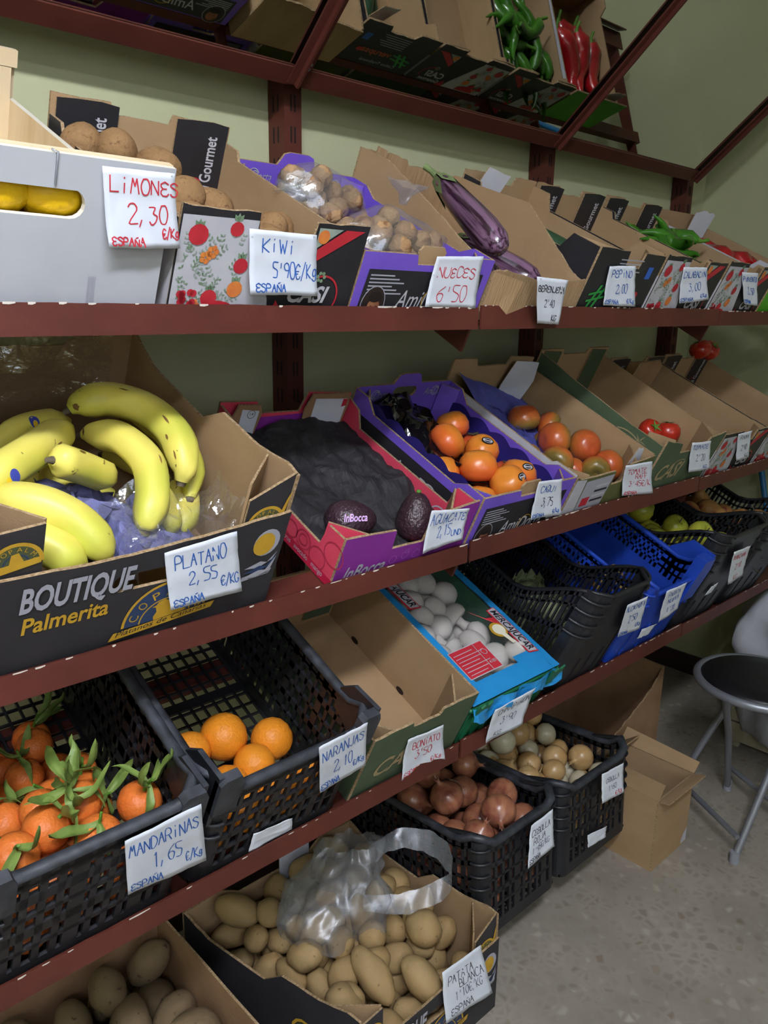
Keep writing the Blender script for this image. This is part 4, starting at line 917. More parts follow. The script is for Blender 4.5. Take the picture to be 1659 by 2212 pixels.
def banana(pts, r_, label, sticker=None, spot=None, tip0=True):
    C = catmull(pts, 5); n = len(C); org = C[n//2]; C = [c-org for c in C]; mb = MB(); seg = 15; vs = []
    up = Vector((0, 0, 1)); frames = []
    for i, c in enumerate(C):
        t = (C[min(i+1, n-1)]-C[max(i-1, 0)]).normalized(); sd = t.cross(up).normalized(); u2 = sd.cross(t).normalized(); u = i/(n-1)
        k = min(1, .32+2.9*u) if u < .25 else (min(1, .40+2.4*(1-u)) if u > .75 else 1)
        k = max(.3, k); frames.append((c, t, sd, u2, r_*k))
        for j in range(seg):
            a = 2*math.pi*j/seg; pent = 1+.055*math.cos(5*a+.8)
            vs.append(c+(sd*math.cos(a)+u2*math.sin(a))*r_*k*pent)
    fs = [(i*seg+j, i*seg+(j+1) % seg, (i+1)*seg+(j+1) % seg, (i+1)*seg+j) for i in range(n-1) for j in range(seg)]
    mb.add(vs, fs, BAN, True); mb.add(vs[-seg:], [tuple(range(seg))], BAN)
    mb.add(vs[:seg], [tuple(range(seg))[::-1]], BAN)
    o = put('banana', mb.mesh('banana'), FR('B') @ T(org), label, 'banana', 'bananas')
    k = MB(); c, t, sd, u2, rr = frames[0]; k.tube([c+t*.001, c-t*.006, c-t*.010], [rr*.8, rr*.62, rr*.5], 8, BTIP); part('banana_tip', k.mesh('banana_tip'), o)
    c, t, sd, u2, rr = frames[-1]; k = MB(); k.tube([c-t*.001, c+t*.007], [rr*.85, rr*.6], 8, BTIP if tip0 else BAN); part('banana_stem', k.mesh('banana_stem'), o)
    def patch(u, ang, la, lw, mt, nm, rin=1.004, shape=None):
        i = int(u*(n-1)); pp = []; k = MB(); m = 14
        def S(da, dl):
            x = max(0, min(n-1.001, i+dl/((C[-1]-C[0]).length*1.25/(n-1)))); q = int(x); fr = x-q; A, B_ = frames[q], frames[min(q+1, n-1)]
            cc = A[0].lerp(B_[0], fr); s1 = A[2].lerp(B_[2], fr); u1 = A[3].lerp(B_[3], fr); rad = A[4]+(B_[4]-A[4])*fr; a = ang+da/rad; pent = 1+.055*math.cos(5*a+.8)
            return cc+(s1*math.cos(a)+u1*math.sin(a))*(rad*pent*rin+.0003)
        ring = [S(lw*math.cos(2*math.pi*j/m)*(1+.2*math.sin(j*2.1) if shape else 1), la*math.sin(2*math.pi*j/m)*(1+.25*math.cos(j*3.3) if shape else 1)) for j in range(m)]
        k.add([S(0, 0)]+ring, [(0, 1+j, 1+(j+1) % m) for j in range(m)], mt, True); return part(nm, k.mesh(nm), o)
    if sticker:
        patch(sticker[0], sticker[1], .0095, .0095, STB, 'fruit_sticker', 1.01); patch(sticker[0]-.02, sticker[1]-.15, .005, .005, STY, 'fruit_sticker', 1.018)
    if spot:
        for (u, a, la, lw) in spot: patch(u, a, la, lw, BSPOT, 'bruise', 1.006, True)
banana([(0.48, 0.332, 0.17), (0.496, 0.33, 0.18), (0.537, 0.321, 0.19), (0.573, 0.273, 0.195), (0.585, 0.209, 0.19), (0.578, 0.16, 0.17), (0.571, 0.149, 0.15)], .0255, 'topmost long curved banana with brown bruise near its tip', spot=[(.12, .5, .009, .005), (.42, 1.2, .005, .0012), (.66, 1.0, .006, .0015), (.8, .7, .006, .0015), (.72, .5, .004, .002)])
banana([(0.614, 0.329, 0.15), (0.618, 0.275, 0.155), (0.612, 0.211, 0.15), (0.606, 0.178, 0.135), (0.592, 0.15, 0.115)], .021, 'banana just right of and behind the topmost one')
banana([(0.605, 0.37, 0.12), (0.626, 0.309, 0.128), (0.628, 0.262, 0.115), (0.622, 0.232, 0.10)], .018, 'greenish banana furthest right against the cardboard side', spot=[(.6, .9, .003, .003)])
banana([(0.486, 0.292, 0.15), (0.496, 0.276, 0.16), (0.512, 0.229, 0.18), (0.52, 0.164, 0.18), (0.508, 0.116, 0.16), (0.489, 0.089, 0.14), (0.484, 0.082, 0.13)], .0235, 'central arched banana pointing down at the lilac tissue', spot=[(.13, .6, .008, .005), (.55, 2.0, .005, .0012)])
banana([(0.386, 0.165, 0.203), (0.400, 0.168, 0.198), (0.433, 0.179, 0.176), (0.469, 0.19, 0.15), (0.490, 0.20, 0.132)], .0225, 'short banana with grey blossom tip facing the viewer', spot=[(.35, 1.2, .006, .002)])
banana([(0.294, 0.143, 0.186), (0.331, 0.175, 0.188), (0.379, 0.213, 0.184), (0.437, 0.272, 0.168), (0.466, 0.30, 0.158)], .0245, 'straight banana slanting up from the left edge with blue sticker', sticker=(.2, .35), spot=[(.6, .4, .007, .0015), (.5, .1, .006, .0012)])
banana([(0.352, 0.298, 0.13), (0.412, 0.335, 0.14), (0.461, 0.355, 0.135), (0.499, 0.375, 0.12)], .021, 'greener banana at the back left with blue sticker', sticker=(.45, .9))
banana([(0.285, 0.150, 0.155), (0.32, 0.132, 0.172), (0.352, 0.108, 0.178), (0.382, 0.080, 0.168), (0.402, 0.05, 0.148), (0.410, 0.042, 0.13)], .0255, 'lower left banana, upper of the front pair')
banana([(0.28, 0.115, 0.145), (0.310, 0.092, 0.155), (0.340, 0.068, 0.152), (0.362, 0.045, 0.142), (0.378, 0.036, 0.126)], .0255, 'lowest banana of the front pair behind the box edge')
banana([(0.56, 0.215, 0.11), (0.553, 0.159, 0.112), (0.543, 0.118, 0.105), (0.537, 0.105, 0.095)], .0185, 'small banana hanging below the central arch')
banana([(0.598, 0.21, 0.10), (0.600, 0.173, 0.10), (0.585, 0.14, 0.092), (0.562, 0.115, 0.082)], .020, 'shaded banana under the right hand bunch')
banana([(0.428, 0.285, 0.095), (0.430, 0.241, 0.105), (0.442, 0.20, 0.095), (.455, .17, .085)], .019, 'banana mostly buried in the middle of the pile')
banana([(0.33, 0.30, 0.06), (0.40, 0.31, 0.075), (0.47, 0.29, 0.07), (.53, .26, .055)], .021, 'hidden banana in the bottom layer of the pile')
banana([(0.30, 0.20, 0.06), (0.34, 0.22, 0.085), (0.40, 0.22, 0.09), (.44, .21, .07)], .022, 'buried banana in the left lower layer')
banana([(0.56, 0.36, 0.06), (0.59, 0.31, 0.075), (0.60, 0.25, 0.07), (.59, .19, .055)], .022, 'buried banana in the right lower layer')
# tissue and liner in the banana box
def crumple(fn, nu, nv, mt, amp, sc, seed):
    mb = MB()
    def g(u, v):
        p = Vector(fn(u, v)); q = jitter(p, amp, sc, seed)+jitter(p, amp*.5, sc*2.3, seed+3); return p+Vector(q)
    mb.grid(g, nu, nv, mt, False); return mb
mb = crumple(lambda u, v: (.39+.19*u, .035+.17*v, .095+.03*math.sin(3*u+2*v)+.02*v), 22, 18, TISSUE, .026, 34, 2)
tag(mb.build('tissue_paper', None, FR('B')), 'crumpled lilac tissue paper between the bananas', 'paper')
mb = crumple(lambda u, v: (.44+.19*u, .016+.12*v, .105+.045*u+.02*math.sin(6*u)+.02*v), 22, 14, film('liner_film', '#eef0f6', .2, .1, .75, .7, 14), .02, 24, 5)
tag(mb.build('plastic_liner', None, FR('B')), 'crinkled clear plastic liner at the banana box front', 'plastic film')
mb = crumple(lambda u, v: (.27+.32*u, .43+.05*math.sin(u*3), .02+.28*v), 20, 14, film('liner_dark', '#8a8588', .3, .15, .6, .9, 14), .014, 14, 6)
tag(mb.build('plastic_liner', None, FR('B')), 'clear plastic liner rising at the back of the banana box', 'plastic film')

# ---- avocados and their liner
AVO = speck('avocado_skin', '#2e1c22', '#3a2630', '#4a3640', rough=.35, sscale=140, bump=.7, bscale=190, spec=.55, thr=.6)
mb = MB(); mb.lathe([(.004, -.040), (.018, -.038), (.030, -.028), (.036, -.010), (.035, .008), (.029, .026), (.021, .040), (.013, .049), (.004, .052)], 22, AVO); ame = mb.mesh('avocado')
mb = MB(); mb.lathe([(.004, .051), (.005, .055), (.003, .057)], 8, STEM); ast = mb.mesh('stem_button')
AVM = FR('B') @ T((.877, .088, .058)) @ Euler((0, R(90), R(-12))).to_matrix().to_4x4(); lc = AVM.inverted() @ Vector((0, 0, CAMZ)); PH0 = math.atan2(lc.y, lc.x)
o = put('avocado', ame, AVM, 'dark avocado with printed white lettering on its skin', 'avocado', 'avocados', 1.02)
k = MB(); mp = lambda a, h, o_=0: ((.0358+o_)*math.cos(PH0-h/.036), (.0358+o_)*math.sin(PH0-h/.036), a)
k.text('InBocca', -.030, -.002, .018, mp, mat('pale_violet_ink', '#e2b8f2', rough=.5), .0012, shear=.3, off=.02, fit=.046); part('lettering', k.mesh('lettering'), o)
o = put('avocado', ame, FR('B') @ T((1.02, .060, .05)) @ Euler((R(-25), R(10), 0)).to_matrix().to_4x4(), 'dark avocado with pale stem button standing in the right corner', 'avocado', 'avocados', .98); part('stem_button', ast, o)
mb = crumple(lambda u, v: (.796+.302*u, .03+.352*v, .022+.062*v*(1-.25*v)+.01*math.sin(7*u+4*v)), 44, 44, BLKLINER, .011, 21, 9)
tag(mb.build('crumpled_liner', None, FR('B')), 'black crumpled paper liner in the avocado box', 'paper')

# ---- persimmons
PER = axisgrad(mat('persimmon_skin', '#e0742a', rough=.3, spec=.5, sss=.08), [(0, '#d9852f'), (.55, '#d8682a'), (1, '#c4502a')], (-.03, .03))
mb = MB(); mb.lathe([(.003, -.029), (.012, -.031), (.025, -.027), (.036, -.014), (.040, .002), (.037, .017), (.028, .027), (.015, .029), (.004, .025)], 24, PER, wob=lambda a, z: .03*math.cos(4*a)); pme = mb.mesh('persimmon')
CALX = mat('dry_calyx', '#4c4a2e', '#3a3824', rough=.8, scale=60); mb = MB()
for i in range(4):
    a = i*1.571; mb.add([(0, 0, .027), (.012*math.cos(a-.7), .012*math.sin(a-.7), .031), (.024*math.cos(a), .024*math.sin(a), .033), (.012*math.cos(a+.7), .012*math.sin(a+.7), .031)], [(0, 1, 2, 3)], CALX)
pcal = mb.mesh('calyx'); STK = mat('sticker_black', '#141418', rough=.4)
mb = MB(); mb.disc(0, 0, .0135, .0085, lambda a, h, o_=0: (a, -.0012*(1-(a/.0135)**2)*0+h, .0+o_), STK, 0, 18); mb.ring(0, 0, .0062, .0078, lambda a, h, o_=0: (a*1.4, h, o_), WHITEP, .0004, 18, 0, 360, .75); mb.flat([(-.009, -.0016), (.009, -.0016), (.009, .0012), (-.009, .0012)], lambda a, h, o_=0: (a, h, o_), WHITEP, .0005); stk = mb.mesh('fruit_sticker')
PP = [(1.312, .275, .090, .96), (1.246, .222, .090, 1.0), (1.318, .182, .086, .92), (1.186, .160, .062, .88), (1.243, .126, .092, 1.03), (1.335, .086, .084, .98), (1.272, .062, .088, 1.0), (1.215, .070, .052, .86), (1.36, .235, .055, .9), (1.30, .12, .04, .9), (1.20, .24, .045, .9), (1.37, .13, .045, .88)]
PL = ['rearmost persimmon beside the black foil', 'red orange persimmon in the second row at left', 'persimmon with dark sticker on its crown, mid right', 'small persimmon at far left below the black foil', 'large bright persimmon in the centre of the box', 'persimmon with oval black sticker at the right', 'front persimmon with black sticker next to the cardboard handle', 'persimmon half hidden behind the box front at left'] + ['persimmon in the lower layer of the purple box']*4
rnd = random.Random(6)
for i, (x, v, z, s_) in enumerate(PP):
    o = put('persimmon', pme, FR('B') @ T((x, v, z)) @ Euler((R(rnd.uniform(100, 250)) if i < 8 else 0, R(rnd.uniform(-30, 30)), rnd.uniform(0, 6))).to_matrix().to_4x4(), PL[i], 'persimmon', 'persimmons', s_); part('calyx', pcal, o)
def surf_sticker(sh, c, r_, dirv, label):
    d_ = Vector(dirv).normalized(); M = FR(sh) @ T(Vector(c)+d_*r_) @ d_.to_track_quat('Z', 'Y').to_matrix().to_4x4()
    tag(link('fruit_sticker', stk, None, M), label, 'sticker', 'persimmon stickers')
surf_sticker('B', PP[2][:3], .0335, (-.3, -.35, 1), 'oval black sticker on the mid right persimmon')
surf_sticker('B', PP[5][:3], .0362, (-.2, -.55, 1), 'oval black sticker on the rightmost persimmon')
surf_sticker('B', PP[6][:3], .0370, (.1, -.7, 1), 'oval black sticker on the frontmost persimmon')
# scalloped dark blue tray liner + black foil
LIN = mat('indigo_liner', '#2a2270', '#221b5c', rough=.45, scale=18)
def scal(u): return .012*abs(math.sin(u*16))
mb = MB()
mb.grid(lambda u, v: (1.130-.004*v, .04+.33*u, .01+(.10+scal(u))*v), 64, 3, LIN, False); mb.grid(lambda u, v: (1.398+.002*v, .04+.33*u, .01+(.078+scal(u))*v), 64, 3, LIN, False)
mb.grid(lambda u, v: (1.130+.268*u, .04+.33*v, .011), 4, 4, LIN, False)
tag(mb.build('tray_liner', None, FR('B')), 'dark blue scalloped tray liner around the persimmons', 'liner')
mb = crumple(lambda u, v: (1.150+.15*u, .15+.22*v, .055+.06*v+.02*math.sin(5*u)), 26, 26, BLKFOIL, .028, 17, 12)
tag(mb.build('black_foil', None, FR('B')), 'crumpled shiny black plastic foil behind the persimmons', 'plastic film')

# ---- raf tomatoes on blue paper
RAF = axisgrad(mat('raf_tomato_skin', '#b8622c', rough=.28, spec=.5), [(0, '#b5502a'), (.45, '#b9642c'), (.75, '#8a6a30'), (1, '#56562c')], (-.03, .032), mixnoise=.18)
mb = MB(); mb.lathe([(.003, -.028), (.014, -.030), (.028, -.024), (.037, -.010), (.040, .004), (.036, .018), (.026, .027), (.014, .028), (.004, .023)], 26, RAF, wob=lambda a, z: .035*math.cos(7*a)*max(0, z/.03)); rme = mb.mesh('tomato')
RP = [(1.600, .292, .070, 1.05), (1.678, .262, .058, .92), (1.592, .186, .076, 1.06), (1.672, .145, .074, 1.02), (1.548, .128, .058, .98), (1.488, .170, .048, .86), (1.628, .072, .058, .9), (1.682, .075, .062, .95), (1.63, .22, .035, .9), (1.60, .11, .033, .85), (1.50, .09, .034, .9)]
RL = ['single raf tomato lying apart at the back on blue paper', 'raf tomato in shadow behind the middle pair', 'large red brown raf tomato in the middle', 'yellow green raf tomato at centre right', 'raf tomato in front of the large middle one', 'raf tomato by the scalloped purple liner', 'orange raf tomato behind the printed label', 'front raf tomato next to the torn white corner']+['raf tomato in the lower layer on blue paper']*3
rnd = random.Random(8)
for i, (x, v, z, s_) in enumerate(RP):
    put('tomato', rme, FR('B') @ T((x, v, z)) @ Euler((rnd.uniform(1.2, 2.6) if i != 0 else 2.6, rnd.uniform(-.6, .6), rnd.uniform(0, 6))).to_matrix().to_4x4(), RL[i], 'tomato', 'raf tomatoes', s_)
mb = crumple(lambda u, v: (1.432+.285*u, .03+.37*v,   .018+.03*v+.075*(1-u)**2*(.3+.7*v)+.05*max(0, v-.75)*3*(1-abs(u-.45))), 16, 18, BLUEPAPER, .006, 16, 3)
BPO = tag(mb.build('blue_paper', None, FR('B')), 'sheet of printed blue paper under the raf tomatoes', 'paper')
k = MB(); INKP = mat('paper_print', '#3d3f90', rough=.7)
for i in range(3):
    k.text('CASI', 1.45+.02*i, .19+.075*i, .045, lambda a, h, o_=0: (a, h, .018+.03*(h-.03)/.37+.075*(1-(a-1.432)/.285)**2*(.3+.7*(h-.03)/.37)+.009+o_), INKP, .001, rot=-18, fit=.10)
part('paper_print', k.mesh('paper_print'), BPO)
# ---- red tomatoes
TOM = mat('red_tomato_skin', '#b8301e', '#a82818', rough=.25, spec=.5, scale=12)
mb = MB(); mb.lathe([(.003, -.024), (.014, -.025), (.026, -.017), (.031, -.004), (.030, .010), (.022, .021), (.010, .023), (.003, .020)], 22, TOM, wob=lambda a, z: .02*math.cos(5*a)); tme = mb.mesh('tomato')
mb = MB()
for i in range(5):
    a = i*1.257; mb.add([(0, 0, .021), (.006*math.cos(a-.6), .006*math.sin(a-.6), .024), (.02*math.cos(a), .02*math.sin(a), .027), (.006*math.cos(a+.6), .006*math.sin(a+.6), .024)], [(0, 1, 2, 3)], STEM)
tcal = mb.mesh('calyx'); rnd = random.Random(10)
def tomato(x, v, z, lb, e=None, s_=1., g='red tomatoes'):
    o = put('tomato', tme, FR('B') @ T((x, v, z)) @ Euler(e or (rnd.uniform(-.8, .8), rnd.uniform(-.8, .8), rnd.uniform(0, 6))).to_matrix().to_4x4(), lb, 'tomato', g, s_); part('calyx', tcal, o)
tomato(1.978, .148, .082, 'bright red tomato at left in the green box', (.5, -.3, 0)); tomato(2.035, .125, .084, 'orange red tomato at right in the green box', (.3, .4, 2), 1.1)
for i, (x, y, z, r_) in enumerate(drop(6, 1.77, 2.06, .02, .2, (.03, .034), 3, TH)): tomato(x, y, z+.004, 'red tomato in the lower layer of the green box')
for i, (x, y, z, r_) in enumerate(drop(7, 2.09, 2.375, .02, .38, (.03, .034), 4, TH)): tomato(x, y, z+.004, 'red vine tomato in the floral box')
for i, (x, y, z, r_) in enumerate(drop(6, 2.41, 2.69, .02, .38, (.03, .034), 5, TH)): tomato(x, y, z+.004, 'red tomato in the last box of the middle shelf')
tomato(2.62, .40, .17, 'red tomato lying on the back of the last box, left one', s_=1.15); tomato(2.69, .40, .165, 'red tomato lying on the back of the last box, right one', s_=1.1)

# ---- mandarins with leaves
MANM = speck('mandarin_skin', '#dd7a34', '#d2682a', '#c45c22', rough=.42, scale=6, sscale=200, bump=.35, bscale=220, sss=.06, thr=.7)
LEAF = mat('citrus_leaf', '#86994e', '#56702f', rough=.5, scale=25, spec=.4)
mb = MB(); mb.lathe([(.003, -.022), (.013, -.025), (.024, -.019), (.030, -.005), (.0295, .008), (.022, .020), (.011, .025), (.003, .023)], 22, MANM); mme = mb.mesh('mandarin')
def leaf_mesh(L_, W_, bend, seed):
    mb = MB()
    def g(u, v):
        wv = W_*math.sin(math.pi*min(1, u*.96+.04))**.8*(v-.5)*2; x = L_*u
        return (x*math.cos(bend*u), wv, x*math.sin(bend*u)*(1 if seed % 2 else -1)*.8+abs(v-.5)*W_*1.1+.003*math.sin(9*u+seed))
    mb.grid(g, 8, 4, LEAF); return mb.mesh('leaf')
lvs = [leaf_mesh(.07, .0065, .9, 0), leaf_mesh(.08, .0075, .7, 1), leaf_mesh(.055, .006, 1.3, 2), leaf_mesh(.07, .010, .5, 3)]
mb = MB(); mb.tube([(0, 0, .022), (.002, 0, .034), (.006, .003, .048)], [.003, .002, .002], 6, STEM); twig = mb.mesh('twig')
rnd = random.Random(12); P = drop(60, .206, .455, .012, .40, (.028, .031), 21, TH*.8, zmax=.15)
P.sort(key=lambda p: -(p[2]*CT+p[1]*.2))
ZM = zoned(P, .206, .455, .012, .40)
FRT = [(0.268, .075, .165, 'bright orange mandarin lowest at the left front rim'), (0.372, .118, .155, 'large mandarin in the front centre below the leaf tuft'), (.318, .098, .160, 'mandarin at front left under hanging leaves'), (.372, .056, .158, 'yellow orange mandarin peeking over the front rim'), (.445, .082, .155, 'mandarin at front right beside upright leaves')]
for i, (x, v, z, lb) in enumerate(FRT):
    o = put('mandarin', mme, FR('C') @ T((x, v, z)) @ rot(rnd, False), lb, 'mandarin', 'mandarins', 1.05); part('twig', twig, o)
    for k in range((2, 9, 6, 2, 5)[i]):
        part('leaf', lvs[(i+k) % 4], o, T((.004, .002, .026+.004*k)) @ Euler((rnd.uniform(-.5, .5), rnd.uniform(-1.0, .1), 1.2*k+i)).to_matrix().to_4x4())
for i, (x, y, z, r_) in enumerate(P):
    if any((Vector((x, y, z))-Vector(q[:3])).length < .05 for q in FRT): continue
    top = i < 26
    o = put('mandarin', mme, FR('C') @ T((x, y, z)) @ rot(rnd, False), zlab(ZM[i], 'leafy mandarin' if top and i % 2 else 'mandarin', 'the crate'), 'mandarin', 'mandarins', r_/.03)
    if top and i % 2:
        part('twig', twig, o)
        for k in range(2+i % 3): part('leaf', lvs[(i+k) % 4], o, T((.004, .002, .026+.004*k)) @ Euler((rnd.uniform(-.5, .5), rnd.uniform(-.8, .2), rnd.uniform(0, 6))).to_matrix().to_4x4())
# ---- oranges
ORA = speck('orange_skin', '#e8922a', '#e08722', '#cf7a1c', rough=.4, scale=6, sscale=220, bump=.35, bscale=240, sss=.06, thr=.72)
mb = MB(); mb.lathe([(.003, -.0395), (.014, -.037), (.028, -.028), (.037, -.013), (.040, .003), (.036, .018), (.026, .031), (.012, .0385), (.003, .0395)], 26, ORA); ome = mb.mesh('orange')
mb = MB(); mb.lathe([(.003, .037), (.0035, .040), (.002, .041)], 7, STEM); obt = mb.mesh('stem_button')
rnd = random.Random(14)
for i, (x, v, z, s_, lb) in enumerate(((.674, .192, .052, 1.06, 'largest orange at the centre of the crate'), (.752, .152, .05, .96, 'bright orange at the right of the crate'), (.607, .190, .05, .90, 'orange at the left behind the crate rim'), (.693, .120, .048, .92, 'front orange touching the largest one'), (.632, .104, .046, .90, 'orange just peeking over the front rim'))):
    o = put('orange', ome, FR('C') @ T((x, v, z)) @ rot(rnd), lb, 'orange', 'oranges', s_); part('stem_button', obt, o)
for i, (x, v, z) in enumerate(((.548, .044, .062), (.620, .043, .07), (.692, .044, .066), (.762, .045, .07), (.56, .13, .048))):
    o = put('orange', ome, FR('C') @ T((x, v, z)) @ rot(rnd), 'orange hidden low behind the slotted crate front', 'orange', 'oranges', .9)
# ---- artichokes in C4, yellow things in the blue crate, apples, pears
ART = mat('artichoke_leaf', '#8a9470', '#6f7a58', rough=.7, scale=30)
def artichoke():
    mb = MB(); mb.lathe([(.008, -.045), (.03, -.035), (.042, -.01), (.04, .015), (.026, .04), (.006, .052)], 12, ART)
    for L_ in range(5):
        for i in range(9):
            a = i*.698+L_*.35; z = -.03+L_*.017; r_ = .04-.002*abs(L_-1.5); c, s_ = math.cos(a), math.sin(a); t_ = (-s_, c)
            mb.add([(c*r_-t_[0]*.014, s_*r_-t_[1]*.014, z), (c*r_+t_[0]*.014, s_*r_+t_[1]*.014, z), (c*(r_+.007)+t_[0]*.01, s_*(r_+.007)+t_[1]*.01, z+.018), (c*(r_+.001), s_*(r_+.001), z+.036), (c*(r_+.007)-t_[0]*.01, s_*(r_+.007)-t_[1]*.01, z+.018)], [(0, 1, 2, 3, 4)], ART)
    mb.tube([(0, 0, -.09), (0, 0, -.04)], .011, 8, STEM); return mb.mesh('artichoke')
arm = artichoke(); rnd = random.Random(3)
for x, y, z, r_ in drop(16, 1.44, 1.664, .012, .45, (.045, .048), 6, TH*.8, zmax=.11): put('artichoke', arm, FR('C') @ T((x, y, z)) @ rot(rnd, False), 'pale green artichoke inside the curved black crate', 'artichoke', 'artichokes', .95)
SWP = speck('yellow_potato_skin', '#b08c4a', '#9c7a3c', '#7d5f30', rough=.7, scale=10)
sme = [blob('small_potato', .024, .03, .022, SWP, i, .12, 2) for i in range(3)]
for i, (x, y, z, r_) in enumerate(drop(40, 1.70, 1.965, .012, .42, (.026, .03), 7, TH*.8)): put('small_potato', sme[i % 3], FR('C') @ T((x, y, z+.006)) @ rot(rnd), 'small yellow potato in the blue crate', 'potato', 'small potatoes in blue crate')
APP = axisgrad(mat('apple_skin', '#b8b23c', rough=.35, spec=.5), [(0, '#b5a038'), (.5, '#bdb840'), (1, '#a3a83a')], (-.03, .03))
mb = MB(); mb.lathe([(.004, -.027), (.014, -.031), (.027, -.024), (.036, -.006), (.037, .010), (.030, .026), (.016, .031), (.006, .026), (.002, .018)], 22, APP); apm = mb.mesh('apple')
mb = MB(); mb.tube([(0, 0, .016), (.002, 0, .030), (.005, 0, .040)], .0016, 6, BTIP); aps = mb.mesh('apple_stem')
for i, (x, y, z, r_) in enumerate(drop(46, 2.002, 2.276, .012, .45, (.037, .04), 8, TH*.7)):
    o = put('apple', apm, FR('C') @ T((x, y, z)) @ rot(rnd, False), 'yellow apple in the black crate behind the blue one', 'apple', 'yellow apples'); part('apple_stem', aps, o)
PEA = speck('pear_skin', '#b08448', '#9a6a3c', '#8a4a34', rough=.5, scale=7, sscale=20, thr=.55)
mb = MB(); mb.lathe([(.004, -.036), (.016, -.038), (.03, -.028), (.036, -.010), (.032, .010), (.022, .028), (.016, .044), (.010, .053), (.003, .055)], 20, PEA); pem = mb.mesh('pear')
mb = MB(); mb.tube([(0, 0, .052), (.002, 0, .066), (.006, 0, .078)], .002, 6, BTIP); pes = mb.mesh('pear_stem')
for i, (x, y, z, r_) in enumerate(drop(42, 2.312, 2.588, .012, .45, (.038, .041), 9, TH*.6)):
    o = put('pear', pem, FR('C') @ T((x, y, z)) @ rot(rnd), 'russet pear in the last black crate of the lower shelf', 'pear', 'russet pears'); part('pear_stem', pes, o)

# ---- mushroom pack
GPL_ = mat('green_tray_plastic', '#1f6b46', '#1a5c3c', rough=.35, scale=14); BLUB = mat('blue_film_print', '#2a8fd0', '#2486c4', rough=.3, scale=12, bump=.25, bscale=20)
xm, wm, dm, hm = 1.112, .288, .40, .118
PK = thing('mushroom_pack', 'film wrapped green tray of white mushrooms with blue printed border', 'package', FR('C', xm))
def wall(a, b, mt): 
    k = MB(); k.box(a, b, mt); return k
k = MB(); k.prism([(.012, .002), (wm-.012, .002), (wm, hm-.01), (.0, hm-.01)], lambda a, h, o: (a, .004+o, h), .003, GPL_, GPL_, GPL_); k.prism([(.012, .002), (wm-.012, .002), (wm, hm-.01), (.0, hm-.01)], lambda a, h, o: (a, dm-.007+o, h), .003, GPL_, GPL_, GPL_)
for sx in (0, 1): k.prism([(.006, .002), (dm-.006, .002), (dm, hm-.01), (.0, hm-.01)], lambda a, h, o: ((.004+o) if sx == 0 else (wm-.007+o), a, h), .003, GPL_, GPL_, GPL_)
k.box((.012, .006, .002), (wm-.012, dm-.006, .006), GPL_)
for i in range(9): k.box((.02+i*.029, -.001, .01), (.026+i*.029, .004, .09), GPL_)
k.build('tray', PK)
k = MB(); k.tube([(.0, .0, hm-.008), (wm, .0, hm-.008), (wm+.004, .004, hm-.006), (wm+.002, dm, hm-.008), (0, dm, hm-.008), (-.002, .004, hm-.008), (.0, .0, hm-.008)], .005, 6, GPL_); k.build('tray_rim', PK)
for x in (.012, wm-.03):
    k = MB(); k.prism([(x-.01, hm-.03), (x+.028, hm-.032), (x+.034, hm+.012), (x+.022, hm+.006), (x+.012, hm+.010), (x+.002, hm+.004), (x-.012, hm+.014)], lambda a, h, o: (a, -.012+o, h), .004, GPL_, GPL_, GPL_); k.build('tray_tab', PK)
fz = lambda x, y: hm+.004+.008*math.sin(x/wm*3.14)*math.sin(y/dm*3.14)+.0015*noise.noise(Vector((x*40, y*40, 1)))
k = MB(); k.grid(lambda u, v: (wm*u, dm*v, fz(wm*u, dm*v)), 20, 26, CLEAR); flm = k.build('clear_film', PK)
def band(x0, x1, y0, y1, nm, nu=10, nv=16, drop_=0):
    k = MB(); k.grid(lambda u, v: (x0+(x1-x0)*u, y0+(y1-y0)*v, fz(x0+(x1-x0)*u, y0+(y1-y0)*v)+.0012), nu, nv, BLUB); return k.build(nm, flm)
band(-.001, .052, 0, dm, 'film_border'); band(wm-.022, wm+.001, 0, dm, 'film_border'); band(.034, wm-.022, 0, .045, 'film_border'); band(.034, wm-.022, dm-.02, dm, 'film_border'); band(.19, wm-.022, .045, .062, 'film_border')
k = crumple(lambda u, v: (-.004+(wm+.01)*u, -.006-.010*v-.004*math.sin(u*20), hm+.003-.045*v*(.6+.4*math.sin(u*9)**2)), 30, 6, BLUB, .004, 40, 3); k.build('film_skirt', flm)
mpf = lambda a, h, o_=0: (a, h, fz(a, h)+.002+o_)
k = MB(); k.flat([(.045, .052), (.148, .052), (.148, .128), (.045, .128)], mpf, WHITEP, .0004); k.flat([(.047, .054), (.146, .054), (.146, .126), (.047, .126)], mpf, mat('label_red', '#c0303c', rough=.4), .0008)
for i in range(7): k.flat([(.052, .060+.009*i), (.052+.055+.012*(i % 3), .060+.009*i), (.052+.055+.012*(i % 3), .0615+.009*i), (.052, .0615+.009*i)], mpf, WHITEP, .0012)
k.flat([(.117, .054), (.1185, .054), (.1185, .126), (.117, .126)], mpf, WHITEP, .0012); k.ring(.132, .10, .007, .0085, mpf, WHITEP, .0012, 10)
k.text('4180', .122, .068, .011, mpf, WHITEP, .0012, rot=0, fit=.02); k.build('red_label', flm)
